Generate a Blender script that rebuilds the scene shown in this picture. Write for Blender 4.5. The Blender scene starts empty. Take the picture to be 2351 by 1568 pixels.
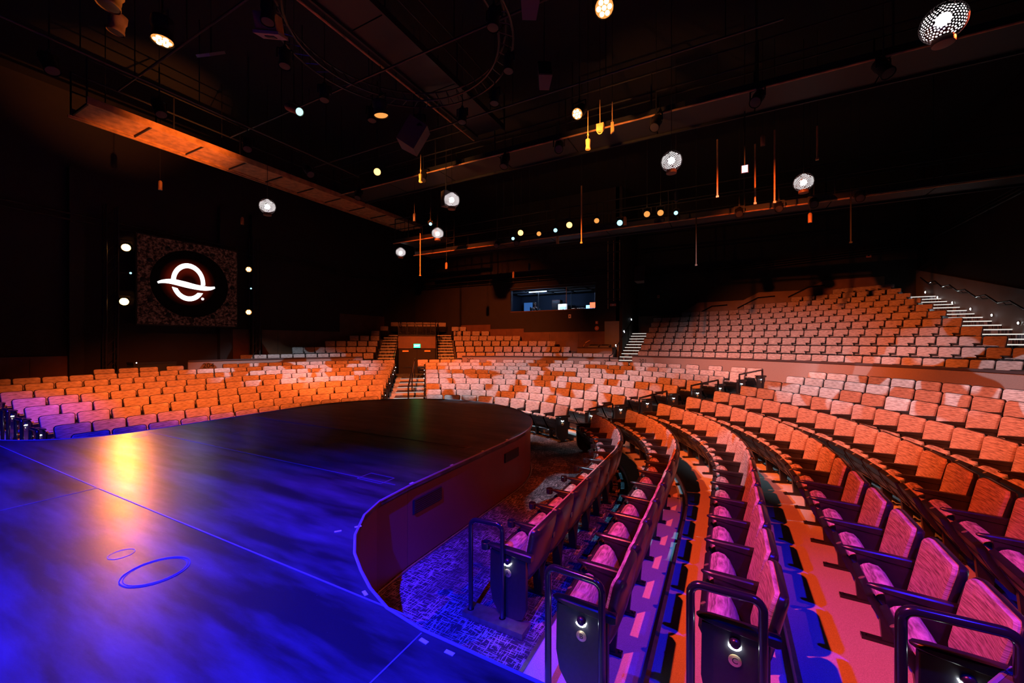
import bpy, math, random
import numpy as np
from mathutils import Vector, Matrix
R = math.radians
random.seed(7)
scene = bpy.context.scene
COL = scene.collection

# ------------------------------------------------------------------ camera, world, exposure
cam_d = bpy.data.cameras.new('camera'); cam_d.sensor_width = 36.0
cam_d.lens = 918.0 / 2351.0 * 36.0; cam_d.clip_start = 0.05; cam_d.clip_end = 200
cam = bpy.data.objects.new('camera', cam_d); COL.objects.link(cam)
cam.location = (0, 0, 2.54); cam.rotation_euler = (R(90), 0, R(28.1))
scene.camera = cam
world = bpy.data.worlds.new('world'); scene.world = world; world.use_nodes = True
world.node_tree.nodes['Background'].inputs[0].default_value = (0.004, 0.002, 0.003, 1)
world.node_tree.nodes['Background'].inputs[1].default_value = 0.25
vs = scene.view_settings
vs.view_transform = 'Standard'; vs.look = 'None'; vs.gamma = 1.0; vs.use_curve_mapping = False
vs.exposure = 0.0
scene.cycles.use_denoising = True
scene.cycles.max_bounces = 4; scene.cycles.diffuse_bounces = 2; scene.cycles.glossy_bounces = 2
scene.cycles.use_adaptive_sampling = True; scene.cycles.adaptive_threshold = 0.03
scene.cycles.sample_clamp_indirect = 4.0
scene.cycles.caustics_reflective = False; scene.cycles.caustics_refractive = False

CX, CY = -5.9, 6.0                      # centre of the seating curves
SX, SY, SR = -6.15, 5.92, 3.05          # thrust stage: axis, end-circle centre, half width
XL, XR, YB, YR, ZC = -19.6, 8.2, 22.0, 26.4, 11.0
STZ = 0.94

# ------------------------------------------------------------------ stage lighting (spot lamps hung in the grid)
ORANGE = (1.0, 0.16, 0.024); RED = (1.0, 0.07, 0.013); PALE = (0.46, 0.70, 0.82); CYAN = (0.2, 0.65, 0.9); AMBER = (1.0, 0.36, 0.09); BLUE = (0.012, 0.008, 1.0); WHITE = (1.0, 0.72, 0.62); COOL = (0.75, 0.9, 1.0)
def spot(name, loc, aim, color, power, size, blend=0.6, radius=0.06, gobo=None):
    d = bpy.data.lights.new(name, 'SPOT'); d.color = color; d.energy = power; d.spot_size = R(size); d.spot_blend = blend
    d.shadow_soft_size = radius
    o = bpy.data.objects.new(name, d); COL.objects.link(o); o.location = loc
    o.rotation_euler = (Vector(aim) - Vector(loc)).to_track_quat('-Z', 'Y').to_euler()
    if gobo:
        d.use_nodes = True; nt = d.node_tree; n = nt.nodes; l = nt.links
        em = [x for x in n if x.type == 'EMISSION'][0]
        tc = n.new('ShaderNodeTexCoord'); mp = n.new('ShaderNodeMapping'); mp.inputs['Location'].default_value = (gobo[2], gobo[2] * 2.3, 0)
        mp.inputs['Scale'].default_value = (gobo[0], gobo[0], 0)
        sx = n.new('ShaderNodeSeparateXYZ'); l.new(tc.outputs['Normal'], sx.inputs[0])
        dx = n.new('ShaderNodeMath'); dx.operation = 'DIVIDE'; dy = n.new('ShaderNodeMath'); dy.operation = 'DIVIDE'
        l.new(sx.outputs[0], dx.inputs[0]); l.new(sx.outputs[2], dx.inputs[1]); l.new(sx.outputs[1], dy.inputs[0]); l.new(sx.outputs[2], dy.inputs[1])
        cb = n.new('ShaderNodeCombineXYZ'); l.new(dx.outputs[0], cb.inputs[0]); l.new(dy.outputs[0], cb.inputs[1])
        l.new(cb.outputs[0], mp.inputs[0])
        nz = n.new('ShaderNodeTexNoise'); nz.inputs['Scale'].default_value = 1.0; nz.inputs['Detail'].default_value = 0.0
        nz.inputs['Distortion'].default_value = 0.9
        l.new(mp.outputs[0], nz.inputs['Vector'])
        rp = n.new('ShaderNodeValToRGB'); rp.color_ramp.elements[0].position = gobo[1] - 0.012; rp.color_ramp.elements[1].position = gobo[1] + 0.012
        rp.color_ramp.elements[0].color = (0, 0, 0, 1)
        l.new(nz.outputs[0], rp.inputs[0]); l.new(rp.outputs[0], em.inputs['Color'])
    return o
LIGHTS = []
def lamp(*a, **k): LIGHTS.append((a[1], a[2])); return spot(*a, **k)
# orange wash from the grid over the stage on to the three blocks
lamp('wash_light', (-2.8, 0.8, 7.7), (1.5, 6.4, 0.3), RED, 5000, 58, 0.75, 0.06)
lamp('wash_light', (-4.4, 4.8, 7.7), (2.4, 10.4, 1.0), ORANGE, 6800, 54, 0.8, 0.06)
lamp('wash_light', (-5.2, 6.6, 7.7), (-4.2, 14.0, 0.9), ORANGE, 6500, 64, 0.8, 0.06)
lamp('wash_light', (-7.0, 5.6, 7.7), (-11.8, 11.8, 0.9), ORANGE, 9000, 54, 0.8, 0.06)
lamp('wash_light', (-8.6, 3.6, 7.7), (-13.8, 6.5, 0.4), ORANGE, 8800, 62, 0.8, 0.06)
lamp('wash_light', (-0.8, 7.4, 7.6), (2.4, 18.4, 2.6), ORANGE, 10000, 48, 0.9, 0.06)
lamp('wash_light', (-0.4, 8.0, 7.6), (0.8, 17.6, 2.0), PALE, 4600, 46, 1.0, 0.10)
lamp('wash_light', (-9.4, 8.2, 7.5), (-12.8, 19.2, 2.6), ORANGE, 8500, 56, 0.9, 0.06)
lamp('wash_light', (-1.6, 6.2, 7.6), (2.2, 9.8, 0.9), PALE, 1000, 52, 1.0, 0.10)
# low light from the seating side: it rakes the stage wall
lamp('wash_light', (3.6, 8.2, 7.4), (-2.6, 5.2, 0.3), RED, 1500, 44, 0.8, 0.04)
# blue over the near half of the stage and the first seats
lamp('blue_light', (-1.0, -3.0, 7.6), (-3.0, 0.2, 0.9), BLUE, 34000, 46, 0.9, 0.06)
lamp('blue_light', (-6.5, -4.0, 7.6), (-8.0, 0.4, 0.9), BLUE, 17000, 48, 1.0, 0.06)
lamp('blue_light', (-3.6, 0.2, 7.7), (0.5, 2.4, 0.3), BLUE, 1400, 38, 0.8, 0.06)
lamp('blue_light', (3.0, 0.6, 7.6), (0.5, 3.2, 0.2), BLUE, 3000, 40, 0.9, 0.06)
lamp('blue_light', (-8.0, -1.0, 7.7), (-12.8, 1.7, 0.5), BLUE, 7500, 30, 0.9, 0.06)
# soft pale light with a cut-out pattern over the rear rows
lamp('pattern_light', (-11.2, 7.4, 7.8), (-15.6, 10.2, 0.9), PALE, 3600, 50, 0.5, 0.015, gobo=(6.5, 0.48, 3.1))
lamp('pattern_light', (-5.6, 8.4, 7.6), (-6.4, 13.2, 0.8), PALE, 3900, 72, 0.6, 0.04, gobo=(6.5, 0.44, 8.4))
lamp('pattern_light', (-0.6, 8.8, 7.7), (5.0, 13.2, 1.3), PALE, 3400, 58, 0.5, 0.015, gobo=(6.5, 0.50, 1.7))
lamp('pattern_light', (-4.6, 4.4, 7.6), (-1.1, 6.6, 0.1), CYAN, 1900, 26, 0.25, 0.015, gobo=(9.0, 0.47, 5.2))
# beams of the two amber moving lights beside the screen, thrown low across the stage
lamp('amber_beam', (-18.70, 6.04, 3.95), (-6.5, 2.1, 0.94), (1.0, 0.27, 0.04), 800, 15, 1.0, 0.17)
lamp('amber_beam', (-18.70, 6.09, 5.87), (-4.8, 1.6, 0.94), (1.0, 0.27, 0.04), 420, 15, 1.0, 0.17)
# beam on the underside of the side gallery and on the front catwalk edge
lamp('gallery_light', (-10.6, 6.0, 5.2), (-14.6, 5.9, 8.5), (1.0, 0.25, 0.04), 3200, 40, 1.0, 0.04)
lamp('gallery_light', (-9.7, 4.4, 6.9), (-10.2, 3.0, 8.7), AMBER, 120, 50, 1.0, 0.03)
lamp('gallery_light', (-3.0, 8.6, 7.0), (-2.6, 10.9, 8.2), AMBER, 500, 70, 1.0, 0.03)
lamp('gallery_light', (-8.6, 8.6, 7.0), (-8.4, 10.9, 8.2), AMBER, 500, 60, 1.0, 0.03)

# ------------------------------------------------------------------ materials
MATS = {}
def new_mat(name):
    m = bpy.data.materials.new(name); m.use_nodes = True; MATS[name] = m
    return m, m.node_tree.nodes, m.node_tree.links, m.node_tree.nodes['Principled BSDF']
def plain(name, col, rough=0.5, metal=0.0, spec=0.5, noise=None, bump=0.0):
    m, n, l, b = new_mat(name)
    b.inputs['Base Color'].default_value = (*col, 1); b.inputs['Roughness'].default_value = rough
    b.inputs['Metallic'].default_value = metal; b.inputs['Specular IOR Level'].default_value = spec
    if noise:
        tc = n.new('ShaderNodeTexCoord'); nz = n.new('ShaderNodeTexNoise'); nz.inputs['Scale'].default_value = noise[0]; nz.inputs['Detail'].default_value = 4
        l.new(tc.outputs['Object'], nz.inputs['Vector'])
        rp = n.new('ShaderNodeValToRGB'); a, c = noise[1], noise[2]
        rp.color_ramp.elements[0].position = 0.3; rp.color_ramp.elements[1].position = 0.7
        rp.color_ramp.elements[0].color = (*[x * a for x in col], 1); rp.color_ramp.elements[1].color = (*[x * c for x in col], 1)
        l.new(nz.outputs[0], rp.inputs[0]); l.new(rp.outputs[0], b.inputs['Base Color'])
        if bump:
            bp = n.new('ShaderNodeBump'); bp.inputs['Strength'].default_value = bump; bp.inputs['Distance'].default_value = 0.01
            l.new(nz.outputs[0], bp.inputs['Height']); l.new(bp.outputs[0], b.inputs['Normal'])
    return m
def glow(name, col, strength):
    m, n, l, b = new_mat(name)
    b.inputs['Base Color'].default_value = (0, 0, 0, 1)
    b.inputs['Emission Color'].default_value = (*col, 1); b.inputs['Emission Strength'].default_value = strength
    return m
plain('black_plastic', (0.016, 0.015, 0.018), 0.32, noise=(40, 0.8, 1.2))
plain('black_metal', (0.014, 0.014, 0.016), 0.28, 0.0, 0.6)
plain('rail_paint', (0.012, 0.012, 0.02), 0.18, 0.0, 0.7)
plain('steel', (0.32, 0.31, 0.30), 0.4, 0.9, noise=(14, 0.7, 1.1))
plain('truss_metal', (0.05, 0.045, 0.045), 0.4, 0.6)
plain('brass', (0.75, 0.56, 0.28), 0.35, 0.85)
plain('ink', (0.01, 0.01, 0.01), 0.6)
plain('black_wall', (0.014, 0.009, 0.009), 0.75, noise=(1.2, 0.8, 1.2))
plain('ceiling_black', (0.004, 0.003, 0.003), 0.9)
plain('rig_black', (0.010, 0.008, 0.009), 0.55)
plain('wood_panel', (0.13, 0.055, 0.03), 0.5, noise=(2.5, 0.8, 1.2))
plain('grey_panel', (0.20, 0.19, 0.19), 0.6, noise=(1.5, 0.9, 1.1))
plain('parapet_cloth', (0.24, 0.165, 0.15), 0.85, noise=(70, 0.88, 1.12), bump=0.15)
plain('parapet_cap', (0.05, 0.032, 0.034), 0.4)
plain('nosing', (0.72, 0.70, 0.66), 0.5)
plain('white_tape', (0.8, 0.78, 0.78), 0.6)
plain('tape', (0.22, 0.2, 0.3), 0.5)
plain('fascia', (0.10, 0.045, 0.036), 0.5, noise=(1.4, 0.85, 1.15))
plain('fascia_vent', (0.02, 0.012, 0.012), 0.6)
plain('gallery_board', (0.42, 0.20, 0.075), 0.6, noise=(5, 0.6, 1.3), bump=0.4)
plain('brushed_gold', (0.80, 0.45, 0.14), 0.35, 0.3)
plain('globe_shell', (0.10, 0.07, 0.07), 0.3, 0.8)
plain('white_plate', (0.75, 0.7, 0.66), 0.5)
plain('red_plate', (0.75, 0.2, 0.12), 0.5)
plain('speaker_box', (0.09, 0.06, 0.055), 0.7)
plain('skin', (0.55, 0.33, 0.26), 0.5)
plain('dark_cloth', (0.02, 0.022, 0.03), 0.9)
plain('booth_wall', (0.045, 0.06, 0.10), 0.8)
plain('ceiling_tile', (0.6, 0.65, 0.7), 0.8)
plain('rack_red', (0.12, 0.03, 0.03), 0.6)
plain('hair', (0.03, 0.02, 0.015), 0.7)
m, n, l, b = new_mat('glass'); b.inputs['Transmission Weight'].default_value = 1.0; b.inputs['Roughness'].default_value = 0.0; b.inputs['IOR'].default_value = 1.02; b.inputs['Base Color'].default_value = (0.85, 0.9, 1, 1)
glow('lamp_amber', (1.0, 0.40, 0.09), 40)
glow('lamp_warm', (1.0, 0.45, 0.13), 3.6)
glow('lamp_warm_soft', (1.0, 0.36, 0.08), 1.1)
glow('led_amber', (1.0, 0.62, 0.25), 6)
glow('screen_dim', (0.06, 0.2, 0.55), 0.6)
glow('lamp_cyan', (0.35, 0.85, 1.0), 2.2)
glow('lamp_white', (1.0, 0.95, 0.9), 10)
glow('lamp_violet', (0.55, 0.5, 1.0), 5)
glow('aisle_glow', (0.9, 0.97, 1.0), 80)
glow('step_glow', (0.85, 0.95, 1.0), 45)
glow('nosing_glow', (1.0, 0.93, 0.85), 0.75)  # not a lamp: emission put in for light caught on the step nosings
glow('globe_bulb', (1.0, 0.92, 0.88), 22)
glow('globe_inner', (1.0, 0.90, 0.90), 2.2)
glow('exit_green', (0.005, 0.8, 0.16), 7)
glow('exit_letter', (0.55, 1.0, 0.75), 5)
glow('logo_white', (1.0, 0.98, 0.97), 3.0)
glow('screen_blue', (0.25, 0.55, 1.0), 3.0)
glow('screen_white', (0.8, 0.9, 1.0), 5.0)
glow('booth_tube', (0.45, 0.65, 1.0), 110)
glow('red_led', (1.0, 0.12, 0.05), 3)

# seat cloth: fine horizontal strokes woven in
m, n, l, b = new_mat('seat_cloth')
tc = n.new('ShaderNodeTexCoord'); mp = n.new('ShaderNodeMapping'); mp.inputs['Scale'].default_value = (9, 9, 115)
nz = n.new('ShaderNodeTexNoise'); nz.inputs['Scale'].default_value = 1.0; nz.inputs['Detail'].default_value = 3; nz.inputs['Roughness'].default_value = 0.6
l.new(tc.outputs['Object'], mp.inputs[0]); l.new(mp.outputs[0], nz.inputs['Vector'])
rp = n.new('ShaderNodeValToRGB'); rp.color_ramp.elements[0].position = 0.34; rp.color_ramp.elements[1].position = 0.66
rp.color_ramp.elements[0].color = (0.17, 0.125, 0.12, 1); rp.color_ramp.elements[1].color = (0.54, 0.43, 0.415, 1)
l.new(nz.outputs[0], rp.inputs[0]); l.new(rp.outputs[0], b.inputs['Base Color'])
b.inputs['Roughness'].default_value = 0.85; b.inputs['Specular IOR Level'].default_value = 0.15
bp = n.new('ShaderNodeBump'); bp.inputs['Strength'].default_value = 0.35; bp.inputs['Distance'].default_value = 0.004
l.new(nz.outputs[0], bp.inputs['Height']); l.new(bp.outputs[0], b.inputs['Normal'])

# stage floor: black paint, scuffed, half gloss
m, n, l, b = new_mat('stage_paint')
tc = n.new('ShaderNodeTexCoord')
mp = n.new('ShaderNodeMapping'); mp.inputs['Scale'].default_value = (0.55, 3.2, 1); mp.inputs['Rotation'].default_value = (0, 0, R(-38))
l.new(tc.outputs['Object'], mp.inputs[0])
n1 = n.new('ShaderNodeTexNoise'); n1.inputs['Scale'].default_value = 1.4; n1.inputs['Detail'].default_value = 10; n1.inputs['Roughness'].default_value = 0.62
l.new(mp.outputs[0], n1.inputs['Vector'])
rp = n.new('ShaderNodeValToRGB'); e = rp.color_ramp.elements; e[0].position = 0.40; e[1].position = 0.78
e[0].color = (0.020, 0.018, 0.020, 1); e[1].color = (0.13, 0.12, 0.13, 1)
l.new(n1.outputs[0], rp.inputs[0])
n2 = n.new('ShaderNodeTexVoronoi'); n2.inputs['Scale'].default_value = 7.0; l.new(tc.outputs['Object'], n2.inputs['Vector'])
r2 = n.new('ShaderNodeValToRGB'); r2.color_ramp.elements[0].position = 0.012; r2.color_ramp.elements[1].position = 0.028
r2.color_ramp.elements[0].color = (0.25, 0.25, 0.28, 1); r2.color_ramp.elements[1].color = (0, 0, 0, 1); l.new(n2.outputs['Distance'], r2.inputs[0])
mx = n.new('ShaderNodeMix'); mx.data_type = 'RGBA'; mx.blend_type = 'ADD'; mx.inputs[0].default_value = 0.6
l.new(rp.outputs[0], mx.inputs[6]); l.new(r2.outputs[0], mx.inputs[7]); l.new(mx.outputs[2], b.inputs['Base Color'])
n3 = n.new('ShaderNodeTexNoise'); n3.inputs['Scale'].default_value = 5.0; n3.inputs['Detail'].default_value = 6; l.new(mp.outputs[0], n3.inputs['Vector'])
r3 = n.new('ShaderNodeMapRange'); r3.inputs[1].default_value = 0.3; r3.inputs[2].default_value = 0.7; r3.inputs[3].default_value = 0.295; r3.inputs[4].default_value = 0.34
l.new(n3.outputs[0], r3.inputs[0]); l.new(r3.outputs[0], b.inputs['Roughness'])
bp = n.new('ShaderNodeBump'); bp.inputs['Strength'].default_value = 0.04; bp.inputs['Distance'].default_value = 0.005
n4 = n.new('ShaderNodeTexNoise'); n4.inputs['Scale'].default_value = 90.0; l.new(tc.outputs['Object'], n4.inputs['Vector'])
l.new(n4.outputs[0], bp.inputs['Height']); l.new(bp.outputs[0], b.inputs['Normal'])
b.inputs['Specular IOR Level'].default_value = 0.45

# painted concrete of the terraces
m, n, l, b = new_mat('concrete')
tc = n.new('ShaderNodeTexCoord'); nz = n.new('ShaderNodeTexNoise'); nz.inputs['Scale'].default_value = 160; nz.inputs['Detail'].default_value = 3
l.new(tc.outputs['Object'], nz.inputs['Vector'])
rp = n.new('ShaderNodeValToRGB'); rp.color_ramp.elements[0].position = 0.35; rp.color_ramp.elements[1].position = 0.7
rp.color_ramp.elements[0].color = (0.36, 0.335, 0.33, 1); rp.color_ramp.elements[1].color = (0.56, 0.53, 0.52, 1)
l.new(nz.outputs[0], rp.inputs[0]); l.new(rp.outputs[0], b.inputs['Base Color']); b.inputs['Roughness'].default_value = 0.6

# patterned carpet: short crossing dashes
m, n, l, b = new_mat('carpet')
tc = n.new('ShaderNodeTexCoord'); outs = []
for i, sc in enumerate(((5, 46, 1), (46, 5, 1))):
    mp = n.new('ShaderNodeMapping'); mp.inputs['Scale'].default_value = [v * 1.7 for v in sc[:2]] + [1]; mp.inputs['Rotation'].default_value = (0, 0, R(14)); l.new(tc.outputs['Object'], mp.inputs[0])
    nz = n.new('ShaderNodeTexNoise'); nz.inputs['Scale'].default_value = 1.0; nz.inputs['Detail'].default_value = 2; l.new(mp.outputs[0], nz.inputs['Vector'])
    rp = n.new('ShaderNodeValToRGB'); rp.color_ramp.elements[0].position = 0.54; rp.color_ramp.elements[1].position = 0.60; l.new(nz.outputs[0], rp.inputs[0]); outs.append(rp)
mk = n.new('ShaderNodeTexNoise'); mk.inputs['Scale'].default_value = 2.2; mk.inputs['Detail'].default_value = 5; l.new(tc.outputs['Object'], mk.inputs['Vector'])
rk = n.new('ShaderNodeValToRGB'); rk.color_ramp.elements[0].position = 0.42; rk.color_ramp.elements[1].position = 0.62; l.new(mk.outputs[0], rk.inputs[0])
ad = n.new('ShaderNodeMath'); ad.operation = 'MAXIMUM'; l.new(outs[0].outputs[0], ad.inputs[0]); l.new(outs[1].outputs[0], ad.inputs[1])
ml = n.new('ShaderNodeMath'); ml.operation = 'MULTIPLY_ADD'; l.new(ad.outputs[0], ml.inputs[0]); l.new(rk.outputs[0], ml.inputs[1]); ml.inputs[2].default_value = 0.0
m2 = n.new('ShaderNodeMath'); m2.operation = 'MULTIPLY_ADD'; l.new(ad.outputs[0], m2.inputs[0]); m2.inputs[1].default_value = 0.35; l.new(ml.outputs[0], m2.inputs[2]); m2.use_clamp = True
mx = n.new('ShaderNodeMix'); mx.data_type = 'RGBA'; l.new(m2.outputs[0], mx.inputs[0]); mx.inputs[6].default_value = (0.035, 0.034, 0.042, 1); mx.inputs[7].default_value = (0.25, 0.24, 0.26, 1)
l.new(mx.outputs[2], b.inputs['Base Color']); b.inputs['Roughness'].default_value = 0.95; b.inputs['Specular IOR Level'].default_value = 0.1

# picture wall: rusty speckled border and black disc shown on the screen
m, n, l, b = new_mat('screen_picture')
tc = n.new('ShaderNodeTexCoord'); nz = n.new('ShaderNodeTexNoise'); nz.inputs['Scale'].default_value = 9; nz.inputs['Detail'].default_value = 8; nz.inputs['Roughness'].default_value = 0.75
l.new(tc.outputs['Object'], nz.inputs['Vector'])
rp = n.new('ShaderNodeValToRGB'); e = rp.color_ramp.elements; e[0].position = 0.45; e[1].position = 0.72; e[0].color = (0.006, 0.0012, 0.001, 1); e[1].color = (0.17, 0.042, 0.03, 1)
l.new(nz.outputs[0], rp.inputs[0])
b.inputs['Base Color'].default_value = (0.005, 0.003, 0.003, 1); l.new(rp.outputs[0], b.inputs['Emission Color']); b.inputs['Emission Strength'].default_value = 0.3; b.inputs['Roughness'].default_value = 0.6; b.inputs['Specular IOR Level'].default_value = 0.1
# glow drawn around the emblem on the same screen (part of the picture shown)
m, n, l, b = new_mat('screen_disc')
tc = n.new('ShaderNodeTexCoord'); ln = n.new('ShaderNodeVectorMath'); ln.operation = 'LENGTH'; l.new(tc.outputs['Object'], ln.inputs[0])
rp = n.new('ShaderNodeValToRGB'); e = rp.color_ramp.elements; e[0].position = 0.0; e[0].color = (0.02, 0.001, 0, 1); e[1].position = 1.0; e[1].color = (0, 0, 0, 1)
for p, c in ((0.22, (0.01, 0.0005, 0)), (0.42, (0.10, 0.006, 0.002)), (0.64, (0.12, 0.007, 0.002)), (0.82, (0.02, 0.001, 0)), (0.95, (0, 0, 0))):
    q = rp.color_ramp.elements.new(p); q.color = (*c, 1)
l.new(ln.outputs['Value'], rp.inputs[0]); l.new(rp.outputs[0], b.inputs['Emission Color']); b.inputs['Emission Strength'].default_value = 0.6; b.inputs['Specular IOR Level'].default_value = 0.1
b.inputs['Base Color'].default_value = (0.002, 0.002, 0.002, 1)
M = MATS

# ------------------------------------------------------------------ geometry helpers
class G:
    def __init__(s): s.v = []; s.f = []
    def add(s, vs, fs):
        o = len(s.v); s.v += [tuple(p) for p in vs]; s.f += [tuple(i + o for i in f) for f in fs]; return s
    def box(s, c, d, rz=0.0, rx=0.0):
        x, y, z = d[0] / 2, d[1] / 2, d[2] / 2
        mt = Matrix.Translation(c) @ Matrix.Rotation(rz, 4, 'Z') @ Matrix.Rotation(rx, 4, 'X')
        vs = [mt @ Vector(p) for p in ((-x, -y, -z), (x, -y, -z), (x, y, -z), (-x, y, -z), (-x, -y, z), (x, -y, z), (x, y, z), (-x, y, z))]
        return s.add(vs, [(3, 2, 1, 0), (4, 5, 6, 7), (0, 1, 5, 4), (1, 2, 6, 5), (2, 3, 7, 6), (3, 0, 4, 7)])
    def beam(s, p, q, w, h):
        p, q = Vector(p), Vector(q); d = (q - p).normalized(); up = Vector((0, 0, 1)) if abs(d.z) < 0.98 else Vector((1, 0, 0))
        a = d.cross(up).normalized() * w / 2; b = a.cross(d).normalized() * h / 2
        vs = [p - a - b, p + a - b, p + a + b, p - a + b, q - a - b, q + a - b, q + a + b, q - a + b]
        return s.add(vs, [(0, 1, 2, 3), (7, 6, 5, 4), (1, 0, 4, 5), (2, 1, 5, 6), (3, 2, 6, 7), (0, 3, 7, 4)])
    def loft(s, loops, cap0=True, cap1=True):
        n = len(loops[0]); vs = [p for lp in loops for p in lp]; fs = []
        for i in range(len(loops) - 1):
            for j in range(n):
                k = (j + 1) % n; fs.append((i * n + j, i * n + k, (i + 1) * n + k, (i + 1) * n + j))
        if cap0: fs.append(tuple(reversed(range(n))))
        if cap1: fs.append(tuple(range((len(loops) - 1) * n, len(loops) * n)))
        return s.add(vs, fs)
    def tube(s, pts, r, n=8, closed=False):
        P = [Vector(p) for p in pts]; loops = []; m = len(P); ref = None
        for i, p in enumerate(P):
            if closed: t = (P[(i + 1) % m] - P[i - 1]).normalized()
            else: t = (P[min(i + 1, m - 1)] - P[max(i - 1, 0)]).normalized()
            if ref is None: ref = Vector((0, 0, 1)) if abs(t.z) < 0.9 else Vector((1, 0, 0))
            a = (ref - t * ref.dot(t)).normalized(); ref = a; b = t.cross(a)
            rr = r[i] if isinstance(r, (list, tuple)) else r
            loops.append([p + (a * math.cos(2 * math.pi * k / n) + b * math.sin(2 * math.pi * k / n)) * rr for k in range(n)])
        if closed: loops.append(loops[0]); return s.loft(loops, False, False)
        return s.loft(loops)
    def lathe(s, prof, n=16, mt=None, cap=True):
        loops = [[Vector((r * math.cos(2 * math.pi * k / n), r * math.sin(2 * math.pi * k / n), z)) for k in range(n)] for r, z in prof]
        if mt: loops = [[mt @ p for p in lp] for lp in loops]
        return s.loft(loops, cap, cap)
    def prism(s, out, z0, z1, plane='xy', off=0):
        if plane == 'xy': a = [(x, y, z0) for x, y in out]; b = [(x, y, z1) for x, y in out]
        elif plane == 'yz': a = [(z0, x, y) for x, y in out]; b = [(z1, x, y) for x, y in out]
        else: a = [(x, z0, y) for x, y in out]; b = [(x, z1, y) for x, y in out]
        return s.loft([a, b])
    def mesh(s, name, mat, smooth=False):
        me = bpy.data.meshes.new(name); me.from_pydata(s.v, [], s.f); me.materials.append(M[mat] if isinstance(mat, str) else mat)
        me.validate(); me.update()
        import bmesh
        bm = bmesh.new(); bm.from_mesh(me); bmesh.ops.recalc_face_normals(bm, faces=bm.faces); bm.to_mesh(me); bm.free()
        if smooth:
            me.polygons.foreach_set('use_smooth', [True] * len(me.polygons)); me.set_sharp_from_angle(angle=R(38))
        return me
    def obj(s, name, mat, parent=None, smooth=False):
        return put(name, s.mesh(name, mat, smooth), parent)
def put(name, me, parent=None):
    o = bpy.data.objects.new(name, me); COL.objects.link(o)
    if parent is not None: o.parent = parent
    return o
def thing(name, label, cat, loc=(0, 0, 0), rz=0.0, group=None):
    o = bpy.data.objects.new(name, None); COL.objects.link(o); o.location = loc; o.rotation_euler = (0, 0, rz); o.empty_display_size = 0.1
    o['label'] = label; o['category'] = cat
    if group: o['group'] = group
    return o
def tag(o, label, cat, group=None):
    o['label'] = label; o['category'] = cat
    if group: o['group'] = group
    return o
def struct(o, label=None):
    o['kind'] = 'structure'
    if label: o['label'] = label
    return o
TXT = {}
def text_mesh(body, size, extrude):
    key = (body, size, extrude)
    if key not in TXT:
        c = bpy.data.curves.new('lettering', 'FONT'); c.body = body; c.size = size; c.extrude = extrude; c.align_x = 'CENTER'; c.align_y = 'CENTER'; c.resolution_u = 4
        o = bpy.data.objects.new('lettering', c); COL.objects.link(o); dg = bpy.context.evaluated_depsgraph_get()
        TXT[key] = bpy.data.meshes.new_from_object(o.evaluated_get(dg)); bpy.data.objects.remove(o)
    return TXT[key]
for q in 'ABCDEFGHI': text_mesh(q, 0.05, 0.0008)
for q in ('201', '202', '204'): text_mesh(q, 0.26, 0.003)
text_mesh('SECTION', 0.085, 0.003); text_mesh('EXIT', 0.15, 0.002); text_mesh('\u00ae', 0.14, 0.002)
def text(name, body, size, mat, parent, loc, rot, extrude=0.003):
    src = text_mesh(body, size, extrude)
    if not src.materials: src.materials.append(M[mat])
    o = put(name, src, parent); o.location = loc; o.rotation_euler = rot
    return o
ORD = 'first second third fourth fifth sixth seventh eighth ninth tenth eleventh twelfth thirteenth fourteenth fifteenth sixteenth seventeenth eighteenth nineteenth twentieth twenty-first twenty-second twenty-third twenty-fourth twenty-fifth twenty-sixth twenty-seventh twenty-eighth twenty-ninth thirtieth'.split()
def pol(r, ph, z=None):
    x, y = CX + r * math.sin(R(ph)), CY + r * math.cos(R(ph))
    return (x, y) if z is None else (x, y, z)
def rowpt(r, s):
    """point and outward heading at arc length s along a row of radius r; s=0 straight ahead (+y), positive to the right; past 90 deg the row runs straight"""
    q = r * math.pi / 2
    if abs(s) <= q:
        ph = math.degrees(s / r); x, y = pol(r, ph); return x, y, ph
    sg = 1 if s > 0 else -1
    d = abs(s) - q; fl = 0.04 if (sg > 0 and r > 7) else 0.0
    return CX + sg * (r + fl * d), CY - d, sg * (90 + math.degrees(math.atan(fl)))

# ------------------------------------------------------------------ floors and terraces
RL = [4.44, 5.30, 6.22, 7.12, 8.06, 8.97, 9.88, 10.80, 11.70]
ZF = [0.0, 0.07, 0.17, 0.28, 0.38, 0.48, 0.58, 0.68, 0.78]
def upath(r, yr, yl, n=40):
    return [(CX + r, yr)] + [pol(r, 90 - 180 * i / n) for i in range(n + 1)] + [(CX - r, yl)]
def band(r0, r1, z0, z1, yr, yl, name, mat):
    g = G(); a, b = upath(r0, yr, yl), upath(r1, yr, yl); k = len(a)
    vs = [(x, y, z1) for x, y in a] + [(x, y, z1) for x, y in b] + [(x, y, z0) for x, y in a] + [(x, y, z0) for x, y in b]; fs = []
    for i in range(k - 1):
        fs += [(i, i + 1, k + i + 1, k + i), (2 * k + i, 2 * k + i + 1, i + 1, i), (k + i, k + i + 1, 3 * k + i + 1, 3 * k + i)]
    return g.add(vs, fs).obj(name, mat)
g = G(); g.prism([(-21, -9), (9.5, -9), (9.5, 28), (-21, 28)], -0.3, 0.0); struct(g.obj('floor', 'carpet'), 'dark carpet with short pale crossing dashes around the stage')
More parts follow.
